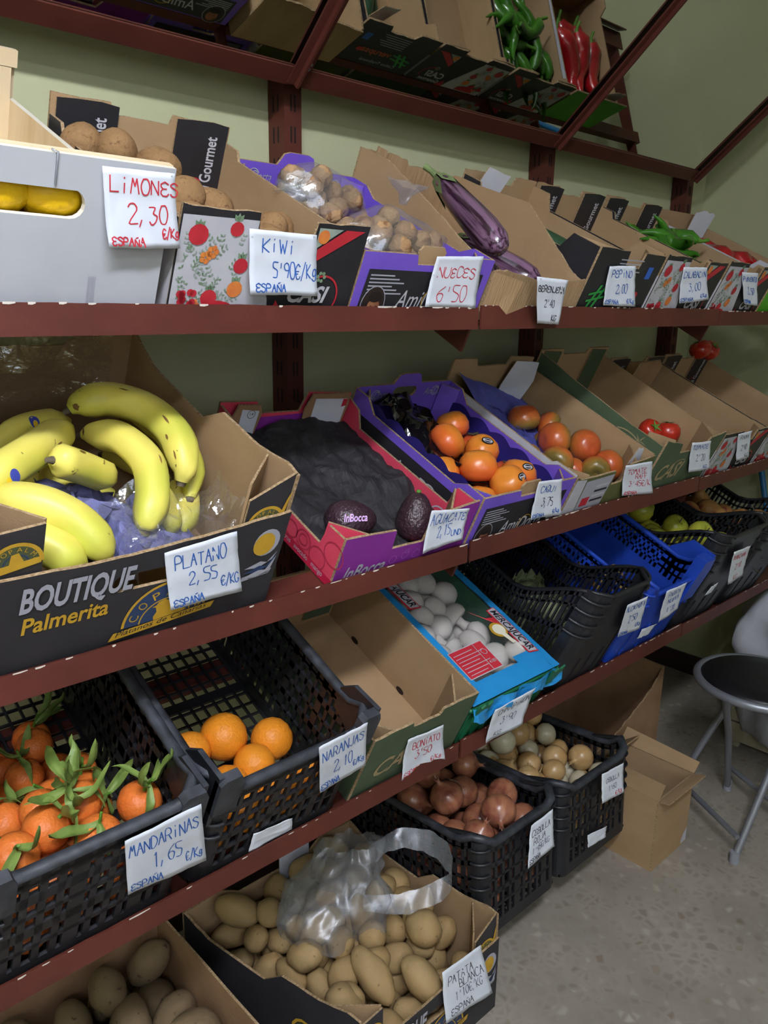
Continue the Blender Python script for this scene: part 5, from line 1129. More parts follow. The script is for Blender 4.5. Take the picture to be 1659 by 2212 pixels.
for (ax, ay, full) in ((.258, .19, 1), (.076, .40, 0)):
    k = MB(); mp2 = (lambda a, h, o_=0: (ax-h*1.0, ay-a if full else ay-a, fz(min(wm, max(0, ax-h)), min(dm, max(0, ay-a)))+.0025+o_))
    mp2 = (lambda a, h, o_=0, ax=ax, ay=ay: (ax+h, ay-a, fz(min(wm, max(0, ax+h)), min(dm, max(0, ay-a)))+.0025+o_))
    k.flat([(-.004, -.018), (.135, -.018), (.14, .014), (-.008, .014)], mp2, mat('red_flash', '#c8323c', rough=.4), .0); k.flat([(-.002, -.014), (.132, -.014), (.136, .011), (-.006, .011)], mp2, WHITEP, .0004)
    k.text('MERCAJUCAR', .0, -.010, .028, mp2, BLACKP, .0008, shear=.15, off=.02, fit=.13)
    if full:
        k.flat([(.02, -.018), (.05, -.018), (-.02, -.075), (.015, -.045)], mp2, mat('red_flash', '#c8323c'), .0003); k.disc(.055, -.038, .022, .024, mp2, GOLD, .0006, 16); k.disc(.055, -.036, .016, .018, mp2, mat('cap_cream', '#f0e8d2', rough=.5), .001, 16); k.flat([(.06, -.045), (.1, -.035), (.098, -.022), (.062, -.028)], mp2, mat('cap_cream', '#f0e8d2'), .0012)
    k.build('film_print', flm)
MSH = speck('mushroom_skin', '#d8d2cc', '#c8c0b8', '#a8988a', rough=.75, scale=20, sscale=90, bump=.15, bscale=60, thr=.74, sss=.1)
mb = MB(); mb.lathe([(.011, -.004), (.02, -.009), (.027, -.006), (.030, .004), (.027, .016), (.018, .025), (.008, .028), (.002, .029)], 20, MSH, wob=lambda a, z: .03*math.cos(3*a+1)); mcap = mb.mesh('mushroom')
mb = MB(); mb.lathe([(.009, -.034), (.011, -.03), (.009, -.018), (.011, -.004)], 12, MSH); mstem = mb.mesh('stem')
rnd = random.Random(17); P = drop(120, xm+.010, xm+wm-.010, .010, dm-.010, (.029, .034), 19, TH*.15, zmax=.094, k=.86)
ZQ = zoned(P, xm, xm+wm, 0, dm)
for i, (x, y, z, r_) in enumerate(P):
    e = (rnd.uniform(-.6, .6), rnd.uniform(-.6, .6), rnd.uniform(0, 6)) if rnd.random() < .85 else (rnd.uniform(1.2, 1.9), 0, rnd.uniform(0, 6))
    o = put('mushroom', mcap, FR('C') @ T((x, y, z+.004)) @ Euler(e).to_matrix().to_4x4(), zlab(ZQ[i], 'white mushroom', 'the film wrapped tray'), 'mushroom', 'mushrooms in the tray', r_/.029); part('stem', mstem, o)

# ---- red onions, yellow onions
def onion(name, r_, mt, neck, seed):
    mb = MB(); mb.lathe([(r_*.12, -r_*.86), (r_*.5, -r_*.78), (r_*.88, -r_*.42), (r_, .0), (r_*.90, r_*.42), (r_*.62, r_*.72), (r_*.28, r_*.90), (r_*.13, r_*1.05), (r_*.12, r_*1.28)], 20, mt, wob=lambda a, z: .025*math.cos(2*a+seed)); me = mb.mesh(name)
    mb = MB()
    for i in range(5):
        a = i*1.3+seed; mb.add([(r_*.1*math.cos(a), r_*.1*math.sin(a), r_*1.2), (r_*.12*math.cos(a+.8), r_*.12*math.sin(a+.8), r_*1.2), (r_*.22*math.cos(a+.3), r_*.22*math.sin(a+.3), r_*1.52)], [(0, 1, 2)], neck)
    tp = mb.mesh('dry_neck'); mb = MB()
    def sk(u, v):
        th_ = .35+u*.9; ph = v*1.1+seed; q = r_*1.03*(1+.06*u*u*math.sin(v*5)); return (q*math.sin(th_+.3)*math.cos(ph), q*math.sin(th_+.3)*math.sin(ph), q*math.cos(th_+.3)*.95)
    mb.grid(sk, 5, 6, neck); return me, tp, mb.mesh('loose_skin')
RON = mat('red_onion_skin', '#ad7656', '#793f34', rough=.28, scale=45, stretch=(1, 1, .1), spec=.5, bump=.1, bscale=40); RSK = mat('loose_red_skin', '#9a6a5a', '#b58c84', rough=.4, scale=30)
YON = mat('yellow_onion_skin', '#c9a878', '#b48d58', rough=.32, scale=30, stretch=(1, 1, .15), spec=.5); YSK = mat('loose_yellow_skin', '#c4a878', '#a88650', rough=.5, scale=30)
WON = mat('white_onion_skin', '#d6cdb2', '#c6bb9c', rough=.3, scale=20, stretch=(1, 1, .15), spec=.5)
rons = [onion('red_onion', .043, RON, RSK, i) for i in range(3)]; yons = [onion('yellow_onion', .034, YON, YSK, i) for i in range(2)]+[onion('white_onion', .034, WON, YSK, 5)]
rnd = random.Random(23)
def put_onion(v, M, label, grp, sc, full=True):
    o = put(v[0].name.split('.')[0], v[0], M, label, 'onion', grp, sc); part('dry_neck', v[1], o)
    if full: part('loose_skin', v[2], o)
Mo = ON1.matrix_world.copy() if False else Matrix.Translation((1.212, .93, .125)) @ Matrix.Rotation(R(-3.5), 4, 'X')
P = drop(85, .008, .284, .008, .46, (.039, .046), 31, zmax=.25, tilt=R(-6)); ZQ = zoned(P, 0, .29, 0, .47)
for i, (x, y, z, r_) in enumerate(P):
    put_onion(rons[i % 3], Mo @ T((x, y, z+.004)) @ rot(rnd), zlab(ZQ[i], 'large red onion', 'the heaped crate'), 'red onions', r_/.044, i % 2 == 0)
Mo = Matrix.Translation((1.522, .93, .125)) @ Matrix.Rotation(R(-3.5), 4, 'X')
P = drop(150, .008, .31, .008, .46, (.028, .036), 32, tilt=R(-22), zmax=.27); ZQ = zoned(P, 0, .32, 0, .47)
for i, (x, y, z, r_) in enumerate(P):
    put_onion(yons[i % 3], Mo @ T((x, y, z+.004)) @ rot(rnd), zlab(ZQ[i], 'pale white onion' if i % 3 == 2 else 'golden yellow onion', 'the mixed onion crate'), 'yellow and white onions', r_/.033, i % 2 == 0)

# ---- potato boxes on the floor
POTB = banana_tray('dark printed box of white potatoes standing on the floor', Matrix.Translation((.80, .875, 0)), .405, .5)
for ch in POTB.o.children_recursive:      # the box has bellied out towards its back left corner
    if ch.type == 'MESH':
        for v in ch.data.vertices:
            q = v.co; v.co.x -= .085*max(0, q.y/.5)*(1-max(0, min(1, q.x/.405)))
POT = speck('white_potato_skin', '#a58c62', '#95794f', '#6e5638', rough=.72, scale=9, sscale=75, bump=.3, bscale=60, thr=.70)
pvs = [blob('potato', .030*a, .038*b, .028*c, POT, i+3, .10, 3, 1.4, (((.3, .9, .2), .25, .06), ((-.5, -.4, .8), .2, .05))) for i, (a, b, c) in enumerate(((1, 1, 1), (1.05, 1.25, 1), (.95, 1.0, 1), (1.1, 1.05, 1.1), (.9, 1.35, .95), (1.05, .95, 1.05)))]
rnd = random.Random(40)
P = drop(190, -.02, .395, .085, .49, (.029, .036), 41, zmax=.20, tilt=R(-7)); ZQ = zoned(P, 0, .4, .08, .5)
for i, (x, y, z, r_) in enumerate(P):
    if x-.074 < .006-.085*(y/.5): continue
    put('potato', pvs[i % 6], Matrix.Translation((.80, .875, 0)) @ T((x, y, z+.004)) @ rot(rnd), zlab(ZQ[i], 'white potato', 'the printed floor box'), 'potato', 'white potatoes', r_/.031)
for i, (x, y, z, s_, lb) in enumerate(((.30, .13, .19, 1.2, 'big potato standing proud at the right of the heap'), (.14, .12, .175, 1.25, 'long potato in the centre front of the heap'), (.215, .05, .165, 1.15, 'oval potato close to the box front'), (.05, .11, .165, 1.2, 'broad potato at the front left of the heap'))):
    put('potato', pvs[(3, 4, 1, 3)[i]], Matrix.Translation((.80, .875, 0)) @ T((x, y, z)) @ Euler((.4*i, .3, .5*i-.4)).to_matrix().to_4x4(), lb, 'potato', 'white potatoes', s_)
for i in range(12):
    put('potato', pvs[i % 6], Matrix.Translation((.80, .875, 0)) @ T((.064+.058*(i % 6), .05, .044+.062*(i//6))) @ rot(rnd), 'white potato hidden right behind the floor box front', 'potato', 'white potatoes')
# dark potatoes at far left
w = .40
DPB = tray('produce_box', 'plain brown cardboard box of dark potatoes at the lower left corner', None, 0, w, .5, [(0, .2), (w, .2)], [(0, .25), (w, .25)], [(0, .245), (.5, .25)], ragged([(0, .245), (.5, .25)], 12, .001, 4), CARDD, inner=CARDD, M=Matrix.Translation((.262, .885, 0)), sides={'right': BLACKP})
DPM = speck('earthy_potato_skin', '#7d6a50', '#6b593f', '#4c3e2c', rough=.85, scale=9, sscale=60, bump=.35, bscale=60, thr=.66)
dvs = [blob('potato', .04*a, .052*b, .038*c, DPM, i+13, .10, 3, 1.4) for i, (a, b, c) in enumerate(((1, 1, 1), (1.1, 1.2, 1), (.95, 1.0, 1), (1.1, 1.05, 1.1)))]
P = drop(62, .01, .39, .01, .49, (.041, .048), 43, zmax=.20); ZQ = zoned(P, 0, .4, 0, .5)
for i, (x, y, z, r_) in enumerate(P):
    put('potato', dvs[i % 4], Matrix.Translation((.262, .885, 0)) @ T((x, y, z+.004)) @ rot(rnd), zlab(ZQ[i], 'large earthy potato', 'the plain floor box'), 'potato', 'earthy potatoes', r_/.044)
mb = crumple(lambda u, v: (.03*math.cos(6.28*u)*(1-v*.4), .025*math.sin(6.28*u)*(1-v*.3), .06*v), 14, 6, mat('pale_blue_tissue', '#9aa6b8', '#8592a8', rough=.7), .012, 50, 3)
tag(mb.build('tissue_paper', None, T((.50, 1.0, .235))), 'scrap of pale blue tissue on the earthy potatoes', 'paper')
k = MB(); k.prism(ragged([(0, .16), (.09, .16), (.09, .275), (0, .27)], 2, .001, 3), lambda a, h, o: (a, o, h), .002, mat('white_card', '#cdd0da'), WHITEP, EDGE)
k.build('white_card_flap', POTB.o, T((.17, .488, 0)))

# ---- plastic bag on the potatoes
def bag():
    mb = MB(); S = 40
    def body(u, v):
        a = 2*math.pi*u; r_ = (.118, .13, .128, .112, .088, .07, .058)[min(6, int(v*6))]; t = v*6-int(v*6); r2 = (.118, .13, .128, .112, .088, .07, .058, .05)[min(7, int(v*6)+1)]; r_ = r_+(r2-r_)*t
        p = Vector((math.cos(a)*r_*.95+.03*v, math.sin(a)*r_*.62, .20*v)); n = Vector((math.cos(a), math.sin(a), .2))
        f_ = noise.noise(Vector((math.cos(a)*2, math.sin(a)*2, v*3)))*.03+noise.noise(Vector((math.cos(a)*5, math.sin(a)*5, v*7+4)))*.014+abs(noise.noise(Vector((math.cos(a)*9, math.sin(a)*9, v*4+9))))*.012
        return p+n*f_
    mb.grid(body, 64, 26, HAZY, True)
    o = tag(mb.build('carrier_bag', None, T((.955, 1.14, .185)) @ Euler((R(-6), R(4), R(-20))).to_matrix().to_4x4()), 'crumpled clear plastic carrier bag lying on the potatoes', 'bag')
    k = MB(); P = catmull([(.06, -.03, .17), (.12, -.05, .215), (.19, -.075, .205), (.235, -.095, .155), (.225, -.10, .11), (.17, -.085, .085), (.11, -.07, .075), (.05, -.05, .08)], 5)
    def strip(u, v):
        x = u*(len(P)-1); i = min(len(P)-2, int(x)); p = P[i].lerp(P[i+1], x-i); wv = .016+.010*math.sin(u*3.14); q = Vector((.35*math.sin(u*3), .5, .85)).normalized()
        return p+q*wv*(v-.5)*2+Vector(jitter(p+q*v*.03, .006, 40, 4))
    k.grid(strip, 40, 6, HAZY, True); k.build('bag_handle', o)
bag()
# ------------------------------------------------------------------ boxes, stool and sack on the floor
def open_box(name, label, x0, x1, y0, y1, h, mt, front=None, right=None, left=None, back=None, rz=0.):
    M = T((x0, y0, 0)) @ Matrix.Rotation(rz, 4, 'Z'); w, d = x1-x0, y1-y0
    return tray(name, label, None, 0, w, d, front or [(0, h), (w, h)], back or [(0, h), (w, h)], left or [(0, h), (d, h)], right or [(0, h), (d, h)], mt, inner=mt, M=M)
TORN = open_box('cardboard_box', 'open brown cardboard box with torn ragged front behind the onion crates', 1.97, 2.40, 1.14, 1.46, .36, CARDD,
                front=ragged([(0, .19), (.12, .20), (.24, .245), (.36, .30), (.43, .36)], 7, .005, 3), left=ragged([(0, .19), (.1, .23), (.32, .36)], 4, .004, 4), back=[(0, .4), (.43, .4)], right=[(0, .36), (.32, .38)])
KB = open_box('cardboard_box', 'small upright kraft cardboard box with open flaps in front of the crates', 1.874, 2.076, .862, 1.10, .225, CARD)
wK, dK = .202, .238
for nm, P in (('front_flap', [(0, -.001, .225), (wK, -.001, .225), (wK, -.034, .236), (0, -.030, .232)]), ('side_flap', [(wK, 0, .226), (wK, dK, .226), (wK+.035, dK, .262), (wK+.03, 0, .25)]), ('back_flap', [(0, dK, .225), (wK, dK, .225), (wK-.002, dK-.06, .272), (.002, dK-.062, .268)]), ('side_flap', [(.0, 0, .226), (.0, dK, .226), (.07, dK-.02, .236), (.075, .02, .232)])):
    k = MB(); P = [Vector(p) for p in P]; n = (P[1]-P[0]).cross(P[3]-P[0]).normalized()*.004; vs = P+[p+n for p in P]
    k.add(vs, [(0, 3, 2, 1), (4, 5, 6, 7)], CARD); k.add(vs, [(0, 1, 5, 4), (1, 2, 6, 5), (2, 3, 7, 6), (3, 0, 4, 7)], EDGE); k.build(nm, KB.o)
k = MB(); k.flat([(.205, .006), (.236, .006), (.236, .05), (.215, .036), (.205, .02)], lambda a, h, o=0: (a-.036, -o, h), WHITEP, .0008); k.build('white_sticker', KB.front)
k = MB(); k.prism(ragged([(0, 0), (.72, 0), (.72, .56), (0, .58)], 3, .002, 8), lambda a, h, o: (2.0+a, 1.492+o-.02*h-.0, h), .006, CARDD, CARDD, EDGE)
tag(k.build('cardboard_sheet'), 'tall flat sheet of brown cardboard leaning on the rack post', 'cardboard')

ST_ = thing('folding_stool', 'round folding stool with black vinyl seat and steel tube legs', 'stool', T((2.235, .775, 0)))
HS = .50; k = MB(); k.lathe([(.12, HS-.012), (.155, HS-.008), (.16, HS+.002), (.15, HS+.009), (.09, HS+.013), (.01, HS+.014)], 40, SEATM); k.build('seat_pad', ST_)
k = MB(); k.tube([(.168*math.cos(a*math.pi/24), .168*math.sin(a*math.pi/24), HS-.006) for a in range(50)], .0125, 10, CHROME, True, False); k.build('seat_rim', ST_)
ftA, ftB, ftC, ftD = Vector((-.145, -.052, .012)), Vector((.015, .225, .012)), Vector((.193, .119, .012)), Vector((.035, -.175, .012))
def leg(f_, top, knee):
    k = MB(); P = catmull([f_, f_.lerp(knee, .5), knee, knee.lerp(top, .6), top], 4); k.tube(P, .0105, 10, CHROME); o = k.build('leg', ST_)
    k = MB(); k.lathe([(.0135, -.012), (.0135, .022)], 12, mat('rubber_foot', '#8d8f98', rough=.6), T(f_)); k.build('rubber_foot', o)
leg(ftA, Vector((.09, -.10, HS-.02)), Vector((-.02, -.075, .27))); leg(ftB, Vector((.12, .06, HS-.02)), Vector((.07, .14, .27)))
leg(ftC, Vector((-.11, .05, HS-.02)), Vector((.05, .085, .27))); leg(ftD, Vector((-.09, -.085, HS-.02)), Vector((-.03, -.13, .27)))
for a, b in ((ftA, ftB), (ftC, ftD)):
    k = MB(); k.tube([a+Vector((0, 0, .07)), b+Vector((0, 0, .07))], .008, 8, CHROME); k.build('crossbar', ST_)

WC = thing('wooden_crate', 'pale wooden slatted crate on the floor under the white sack', 'crate', T((2.70, .40, 0)))
WCM = mat('pale_plank', '#a39a88', '#91886f', rough=.8, scale=8, stretch=(1, 5, 1))
for i in range(3):
    for (a, b) in (((0, 0, .03+.075*i), (.012, .62, .098+.075*i)), ((.36, 0, .03+.075*i), (.372, .62, .098+.075*i)), ((.013, 0, .03+.075*i), (.359, .012, .098+.075*i)), ((.013, .608, .03+.075*i), (.359, .62, .098+.075*i))):
        k = MB(); k.box(a, b, WCM); sl = k.build('slat', WC)
        if i == 1 and a == (0, 0, .105):
            k = MB(); k.text('TT', .10, .12, .05, lambda a_, h, o=0: (-o, .62-a_, h), INKD, .001); k.text('SO', .20, .112, .05, lambda a_, h, o=0: (-o, .62-a_, h), INKD, .001); k.build('stencil_letters', sl)
for x in (.014, .335):
    for y in (.014, .585):
        k = MB(); k.box((x, y, 0), (x+.023, y+.022, .25), WCM); k.build('corner_post', WC)
k = MB(); k.box((.013, .013, .03), (.359, .607, .04), WCM); k.build('base_board', WC)
def sack(u, v):
    a = 2*math.pi*u; z = v; r_ = .19*(1-.35*max(0, v-.55)/.45)*(1+.10*math.sin(a*2+v*5)+.09*noise.noise(Vector((math.cos(a)*1.5, math.sin(a)*1.5, v*4))))
    r_ *= 1-.10*math.exp(-((v-.5)/.08)**2)
    if v > .97: r_ *= (1-v)/.03*.9+.05
    if v < .03: r_ *= .8
    f_ = .018*noise.noise(Vector((math.cos(a)*4, math.sin(a)*4, v*8)))+.045*abs(noise.noise(Vector((math.cos(a)*2.5+5, math.sin(a)*2.5, v*5+2))))
    return (math.cos(a)*(r_+f_)*.85, math.sin(a)*(r_+f_)*1.4, .60*z+.01*math.sin(3*a))
k = MB(); k.grid(sack, 56, 40, SACKM); tag(k.build('plastic_sack', None, T((2.815, .80, .045))), 'bulging white plastic sack resting in the wooden crate', 'sack')
BR = thing('broom', 'thin blue broom handle leaning by the right hand wall', 'broom', Matrix.Identity(4))
k = MB(); k.tube([(3.075, .955, .11), (3.135, 1.262, 1.18)], .011, 10, mat('blue_handle', '#2a6f9e', rough=.4)); k.build('handle', BR)
k = MB(); k.box((3.01, .90, .055), (3.14, 1.0, .11), mat('broom_head', '#2a6f9e')); k.build('head', BR)
k = MB(); 
for i in range(12):
    for j in range(6): k.tube([(3.017+.0105*i, .91+.016*j, .002), (3.017+.0105*i, .91+.016*j, .056)], .003, 4, mat('bristle', '#3f5a4a', rough=.8))
o = k.build('bristles', BR); o['kind'] = 'stuff'

# ------------------------------------------------------------------ handwritten price tags
GL = {'A': '00 26 40|13 33', 'B': '00 06 35 33 03|33 42 40 00', 'C': '45 36 16 04 02 10 30 41', 'D': '00 06 26 44 42 20 00', 'E': '45 26 05 04 13 33|13 02 01 10 30 41', 'F': '00 06 46|03 33', 'G': '45 26 04 02 10 30 42 32', 'H': '00 06|40 46|03 43', 'I': '20 25', 'i': '20 24|26 26.4', 'J': '46 41 20 01', 'K': '00 06|46 02.5 40', 'L': '06 00 40', 'M': '00 16 23 36 40', 'N': '00 06 40 46', 'Ñ': '00 05 40 45|16 36.6', 'O': '16 04 02 10 30 42 44 36 16', 'P': '00 06 36 44 33 03', 'Q': '16 04 02 10 30 42 44 36 16|22 40', 'R': '00 06 36 44 33 03|23 40', 'S': '45 26 05 14 33 42 30 10 01', 'T': '06 46|26 20', 'U': '06 02 10 30 42 46', 'V': '06 20 46', 'W': '06 10 24 30 46', 'X': '00 46|06 40', 'Y': '06 23 46|23 20', 'Z': '06 46 00 40', '0': '16 04 02 10 30 42 44 36 16', '1': '15 26 20', '2': '05 16 36 44 00 40', '3': '06 36 24 43 31 10 01', '4': '36 02 42|36 30', '5': '46 06 04 33 42 30 00', '6': '46 14 02 10 30 42 33 13 02', '7': '06 46 10', '8': '23 05 26 45 23 01 20 41 23', '9': '43 13 05 26 45 43 30', ',': '11 0-1', '.': '10 20', "'": '26 24', '€': '45 26 04 02 10 30 41|03 33|02 22', '/': '0-1 47', 'g': '44 24 12 21 42 44 40 2-1 00', ' ': ''}
def glyph(c):
    out = []
    for st in GL.get(c, '').split('|'):
        pts = []
        for tk in st.split():
            if '-' in tk: x, y = float(tk[0]), -float(tk.split('-')[1])
            else: x, y = float(tk[0]), float(tk[1:])
            pts.append((x/4, y/6))
        if pts: out.append(pts)
    return out
def price_tag(label, P, lines, M, v0=-.004, curl=.01, seed=0, sw=.0016, name='price_tag'):
    """P four corners (x, height) TL TR BR BL in the frame M; the sheet bows away from the box front"""
    rnd = random.Random(seed); TL, TR, BR_, BL = [Vector((p[0], p[1])) for p in P]
    def S(u, v, off=0.):     # v 0 top .. 1 bottom
        p = (TL*(1-u)+TR*u)*(1-v)+(BL*(1-u)+BR_*u)*v
        b = curl*(v*v*.9+.25*math.sin(u*3.1+seed)*v)+.0018*noise.noise(Vector((u*3, v*3, seed*2.7)))+.0012*noise.noise(Vector((u*7, v*7, seed)))
        return Vector((p.x, v0-b-off, p.y))
    c = S(.5, .5); mb = MB(); n = 12
    vs = [S(i/n, j/n)-c for j in range(n+1) for i in range(n+1)]
    fs = [(j*(n+1)+i, (j+1)*(n+1)+i, (j+1)*(n+1)+i+1, j*(n+1)+i+1) for j in range(n) for i in range(n)]
    k = len(vs); vs2 = vs+[p+Vector((0, .0004, 0)) for p in vs]
    rimv = [i for i in range(n+1)]+[(j+1)*(n+1)-1 for j in range(1, n+1)]+[n*(n+1)+i for i in range(n-1, -1, -1)]+[j*(n+1) for j in range(n-1, 0, -1)]
    fs2 = fs+[tuple(reversed([q+k for q in f])) for f in fs]+[(a, b, b+k, a+k) for a, b in zip(rimv, rimv[1:]+rimv[:1])]
    mb.add(vs2, fs2, PAPER, True)
    o = tag(mb.build(name, None, M @ T(c)), label, 'price tag', 'handwritten price tags')
    W_, H_ = ((TR-TL).length+(BR_-BL).length)/2, ((TL-BL).length+(TR-BR_).length)/2
    for (s_, u0, v0_, hh, ink, *ex) in lines:
        k = MB(); cw = hh*.62*H_/W_; fit = ex[0] if ex else None
        if fit: cw = fit/max(1, len(s_))
        for q, ch in enumerate(s_):
            dy = rnd.uniform(-.04, .04)*hh; sc = rnd.uniform(.92, 1.05)
            for st in glyph(ch):
                pts = [(u0+cw*(q+.8*x*sc+.08*y), v0_-hh*y*sc+dy) for x, y in st]
                if len(pts) > 2:
                    cp = catmull([(a, b, 0) for a, b in pts], 3) if ch in 'BCDGOPQRSU02356789€g' else [Vector((a, b, 0)) for a, b in pts]; pts = [(p.x, p.y) for p in cp]
                for (a, b), (a2, b2) in zip(pts, pts[1:]):
                    p1, p2 = S(a, b, .0005), S(a2, b2, .0005); d_ = (p2-p1)
                    if d_.length < 1e-5: continue
                    t_ = d_.normalized(); nrm = Vector((t_.z, 0, -t_.x)).normalized()*sw*.5; p1 = p1-t_*sw*.3; p2 = p2+t_*sw*.3
                    k.add([p1-nrm-c, p2-nrm-c, p2+nrm-c, p1+nrm-c], [(0, 1, 2, 3)], ink)
        if k.f: part('handwriting', k.mesh('handwriting'), o)
    return o
A_, B_, C_ = FR('A'), FR('B'), FR('C')
price_tag('white tag reading LIMONES 2,30 in red on the lemon crate', [(0.411, 0.18), (0.496, 0.182), (0.515, 0.098), (0.424, 0.096)], [('LiMONES', .08, .30, .19, INKR, .98), ('2,30', .3, .68, .24, INKR), ('€/Kg', .76, .86, .13, INKR, .24), ('ESPAÑA', .05, .97, .11, INKR, .45)], A_, seed=1)
price_tag('white tag reading KIWI 5,90 in blue', [(0.612, 0.127), (0.721, 0.126), (0.744, 0.042), (0.627, 0.043)], [('KiWi', .18, .33, .2, INKB, .5), ("5'90€/Kg", .34, .72, .24, INKB, .66), ('ESPAÑA', .08, .95, .13, INKB, .46)], A_, seed=2)
price_tag('white tag reading NUECES 6,50 on the walnut box', [(0.968, 0.109), (1.078, 0.115), (1.097, 0.026), (0.97, 0.028)], [('NUECES', .12, .42, .2, INKR, .78), ("6'50", .2, .88, .3, INKR, .6)], A_, seed=3)
price_tag('narrow white tag reading BERENJENA hanging over the shelf edge', [(1.199, 0.098), (1.296, 0.095), (1.323, 0.008), (1.255, 0.010)], [('BERENJENA', .05, .3, .14, INKD, .9), ("2'40", .3, .62, .16, INKG, .4), ('KG', .6, .92, .13, INKD, .25)], A_, v0=-.036, curl=.004, seed=4)
price_tag('white tag reading PEPINO 2,00', [(1.466, 0.115), (1.56, 0.12), (1.617, 0.036), (1.499, 0.035)], [('PEPiNO', .15, .28, .17, INKB, .75), ('2,00', .35, .68, .22, INKB, .4), ('ESPAÑA', .05, .95, .1, INKB, .4), ('€/Kg', .72, .92, .1, INKB, .22)], A_, seed=5)
price_tag('white tag reading CALABACIN 3,00', [(1.762, 0.126), (1.87, 0.13), (1.942, 0.057), (1.81, 0.044)], [('CALABACIN', .06, .3, .17, INKB, .9), ('3,00', .3, .68, .22, INKB, .45), ('ESPAÑA', .04, .96, .1, INKB, .4), ('€/Kg', .7, .9, .1, INKB, .22)], A_, seed=6)
price_tag('small white tag reading PIMIENTO on the green pepper box', [(2.064, 0.126), (2.159, 0.127), (2.25, 0.042), (2.154, 0.048)], [('PIMIENTO', .06, .28, .15, INKB, .88), ('2,50', .3, .66, .2, INKB, .45), ('ESPAÑA', .04, .95, .1, INKB, .4)], A_, seed=7)
price_tag('white tag reading PLATANO 2,55 in blue', [(0.463, 0.162), (0.566, 0.175), (0.599, 0.062), (0.483, 0.067)], [('PLATANO', .12, .36, .22, INKB, .72), ('2,55', .28, .66, .22, INKB, .42), ('€/KG', .72, .82, .16, INKB, .26), ('ESPAÑA', .05, .97, .12, INKB, .42)], B_, seed=8, curl=.008)
price_tag('curling white tag reading AGUACATE 2,15 UND', [(0.968, 0.127), (1.074, 0.112), (1.08, 0.046), (0.975, 0.040)], [('AGUACATE', .05, .36, .26, INKB, .92), ('2,15', .3, .72, .28, INKB, .36), ('UND', .68, .8, .16, INKB, .25)], B_, seed=9, curl=.012)
price_tag('white tag reading CAQUI 3,75', [(1.265, 0.138), (1.347, 0.132), (1.399, 0.037), (1.288, 0.046)], [('CAQUI', .18, .32, .18, INKB, .62), ('3,75', .3, .7, .22, INKD, .42), ('ESPAÑA', .04, .97, .09, INKB, .4), ('€/Kg', .7, .9, .1, INKB, .22)], B_, seed=10)
price_tag('crumpled white tag reading TOMATE RAFF 3,45 in red', [(1.593, 0.127), (1.715, 0.121), (1.79, 0.024), (1.643, 0.039)], [('TOMATE', .12, .32, .15, INKR, .7), ('RAFF', .42, .5, .15, INKR, .42), ("3'45€/K", .22, .73, .17, INKR, .72), ('ESPAÑA', .06, .97, .1, INKR, .42)], B_, seed=11)
price_tag('white tag with faint blue writing on the green tomato box', [(1.881, 0.151), (1.99, 0.144), (2.062, 0.055), (1.947, 0.058)], [('TOMATE', .08, .25, .15, INKB, .8), ("2'20", .3, .65, .2, INKG, .45), ('KG', .65, .92, .1, INKB, .2)], B_, seed=12)
price_tag('small white tag on the far floral tomato box', [(2.148, 0.146), (2.233, 0.148), (2.31, 0.055), (2.222, 0.057)], [('RAMA', .2, .25, .14, INKG, .6), ("2'40", .3, .65, .2, INKG, .45), ('KG', .6, .93, .12, INKD, .3)], B_, seed=13)
price_tag('large white tag reading MANDARINAS 1,65 in blue', [(0.368, 0.24), (0.475, 0.247), (0.516, 0.085), (0.389, 0.106)], [('MANDARiNAS', .04, .34, .19, INKB, .92), ('1,65', .32, .70, .26, INKB, .4), ('€/Kg', .74, .84, .15, INKB, .22), ('ESPAÑA', .04, .96, .13, INKB, .4)], C_, v0=-.009, seed=14, curl=.004)
price_tag('white tag reading NARANJAS 2,10 in blue', [(0.675, 0.253), (0.77, 0.262), (0.815, 0.13), (0.72, 0.117)], [('NARANJAS', .06, .34, .2, INKB, .9), ('2,10', .3, .7, .24, INKB, .42), ('€/Kg', .72, .82, .12, INKB, .24), ('ESPAÑA', .03, .97, .12, INKB, .4)], C_, v0=-.009, seed=15, curl=.004)
price_tag('white tag reading BONIATO 3,50 in red', [(0.924, 0.13), (1.023, 0.12), (1.07, 0.006), (0.948, 0.012)], [('BONiATO', .2, .36, .18, INKR, .72), ("3'50", .3, .64, .2, INKR, .42), ('ESPAÑA', .04, .95, .1, INKR, .42), ('€/Kg', .68, .86, .1, INKR, .24)], C_, seed=16, curl=.016)
price_tag('white tag with faded writing on the mushroom pack', [(1.17, 0.105), (1.30, 0.112), (1.30, 0.012), (1.19, 0.0)], [('CHAMPIÑON', .15, .3, .15, INKG, .8), ("3'90", .3, .65, .2, INKG, .4), ('KG', .2, .92, .12, INKG, .2)], C_, v0=-.018, seed=17, curl=.014)
price_tag('white tag on the curved black crate left of the blue crate', [(1.545, 0.262), (1.635, 0.262), (1.70, 0.142), (1.60, 0.145)], [('ALCACHOFA', .06, .25, .15, INKB, .88), ("2'50", .3, .62, .2, INKB, .4), ('€/Kg', .7, .85, .1, INKB, .22), ('ESPAÑA', .05, .97, .1, INKB, .35)], C_, v0=-.012, seed=18, curl=.004)
price_tag('white tag on the blue crate front', [(1.74, 0.245), (1.845, 0.242), (1.885, 0.145), (1.805, 0.125)], [('PATATA', .2, .28, .15, INKB, .6), ('NUEVA', .25, .5, .15, INKB, .55), ("1'20", .3, .8, .16, INKB, .4)], C_, v0=-.012, seed=19, curl=.006)
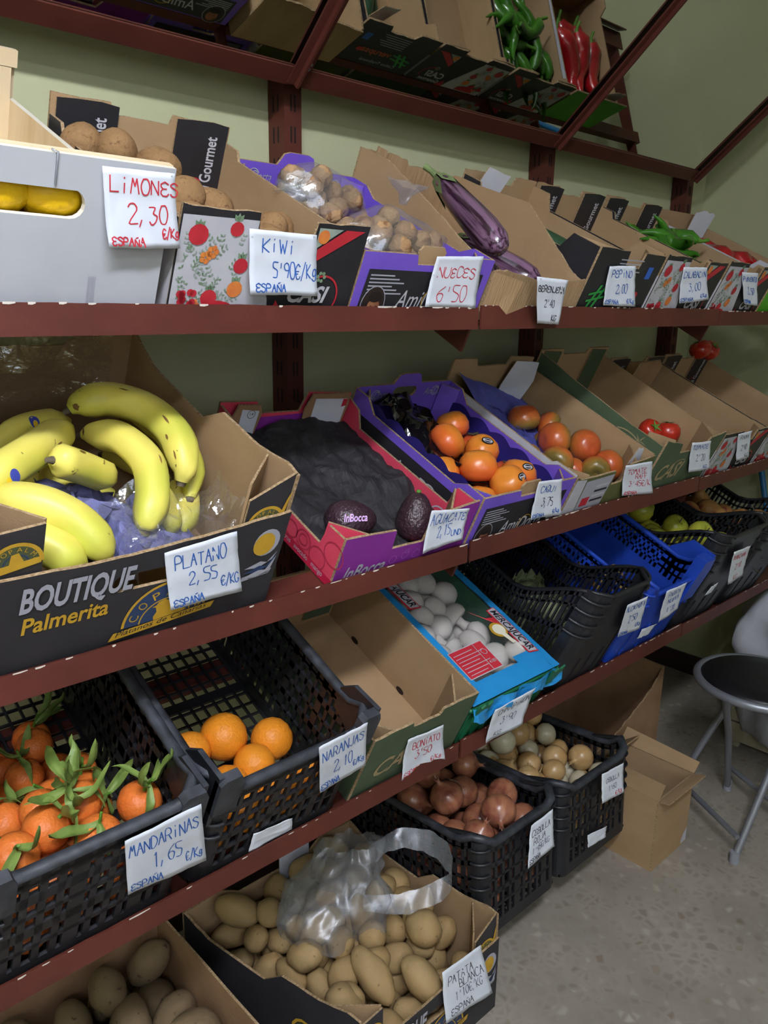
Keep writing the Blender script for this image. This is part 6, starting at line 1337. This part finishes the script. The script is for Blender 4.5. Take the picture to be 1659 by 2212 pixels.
price_tag('crooked white tag with brown writing on the apple crate', [(2.06, 0.285), (2.17, 0.28), (2.26, 0.155), (2.16, 0.15)], [('MANZANA', .1, .28, .13, INKR, .75), ("2'10", .3, .6, .16, INKR, .4), ('KG', .3, .92, .12, INKR, .25)], C_, v0=-.012, seed=20, curl=.01)
price_tag('torn white tag on the red onion crate', [(1.359, 0.37), (1.443, 0.375), (1.457, 0.268), (1.350, 0.262)], [('CEBOLLA', .1, .34, .16, INKD, .78), ('ROJA', .2, .56, .16, INKD, .5), ("1'95€/KG", .15, .76, .14, INKG, .7), ('ESPAÑA', .06, .95, .11, INKD, .42)], Matrix.Identity(4), v0=.918, seed=21, curl=.006)
price_tag('torn white tag on the yellow onion crate', [(1.658, 0.375), (1.763, 0.365), (1.772, 0.275), (1.662, 0.29)], [('CEBOLLA', .2, .4, .15, INKG, .6), ("1'60", .3, .7, .16, INKG, .4), ('€/Kg', .6, .92, .12, INKR, .3)], Matrix.Identity(4), v0=.918, seed=22, curl=.006)
price_tag('white tag reading PATATA BLANCA on the potato box', [(1.011, 0.226), (1.132, 0.217), (1.172, 0.072), (1.025, 0.092)], [('PATATA', .12, .34, .16, INKD, .62), ('BLANCA', .36, .5, .15, INKD, .58), ("1'10€/KG", .25, .7, .16, INKG, .62), ('ESPAÑA', .12, .93, .13, INKD, .5)], Matrix.Identity(4), v0=.868, seed=23, curl=.008)
def sticker(label, P, M, v0, seed):
    price_tag(label, P, [], M, v0, .001, seed, name='paper_sticker')
sticker('blank tan sticker low on the blue crate front', [(1.769, 0.10), (1.85, 0.092), (1.838, 0.058), (1.777, 0.064)], C_, -.004, 31)
sticker('small blank sticker on the apple crate front', [(2.099, 0.145), (2.135, 0.150), (2.134, 0.114), (2.088, 0.116)], C_, -.005, 32)
sticker('blank grey label low on the orange crate front', [(0.607, 0.075), (0.687, 0.060), (0.697, 0.022), (0.609, 0.025)], C_, -.004, 33)
sticker('blank label low on the yellow onion crate front', [(1.619, 0.213), (1.714, 0.195), (1.710, 0.162), (1.625, 0.173)], Matrix.Identity(4), .921, 34)
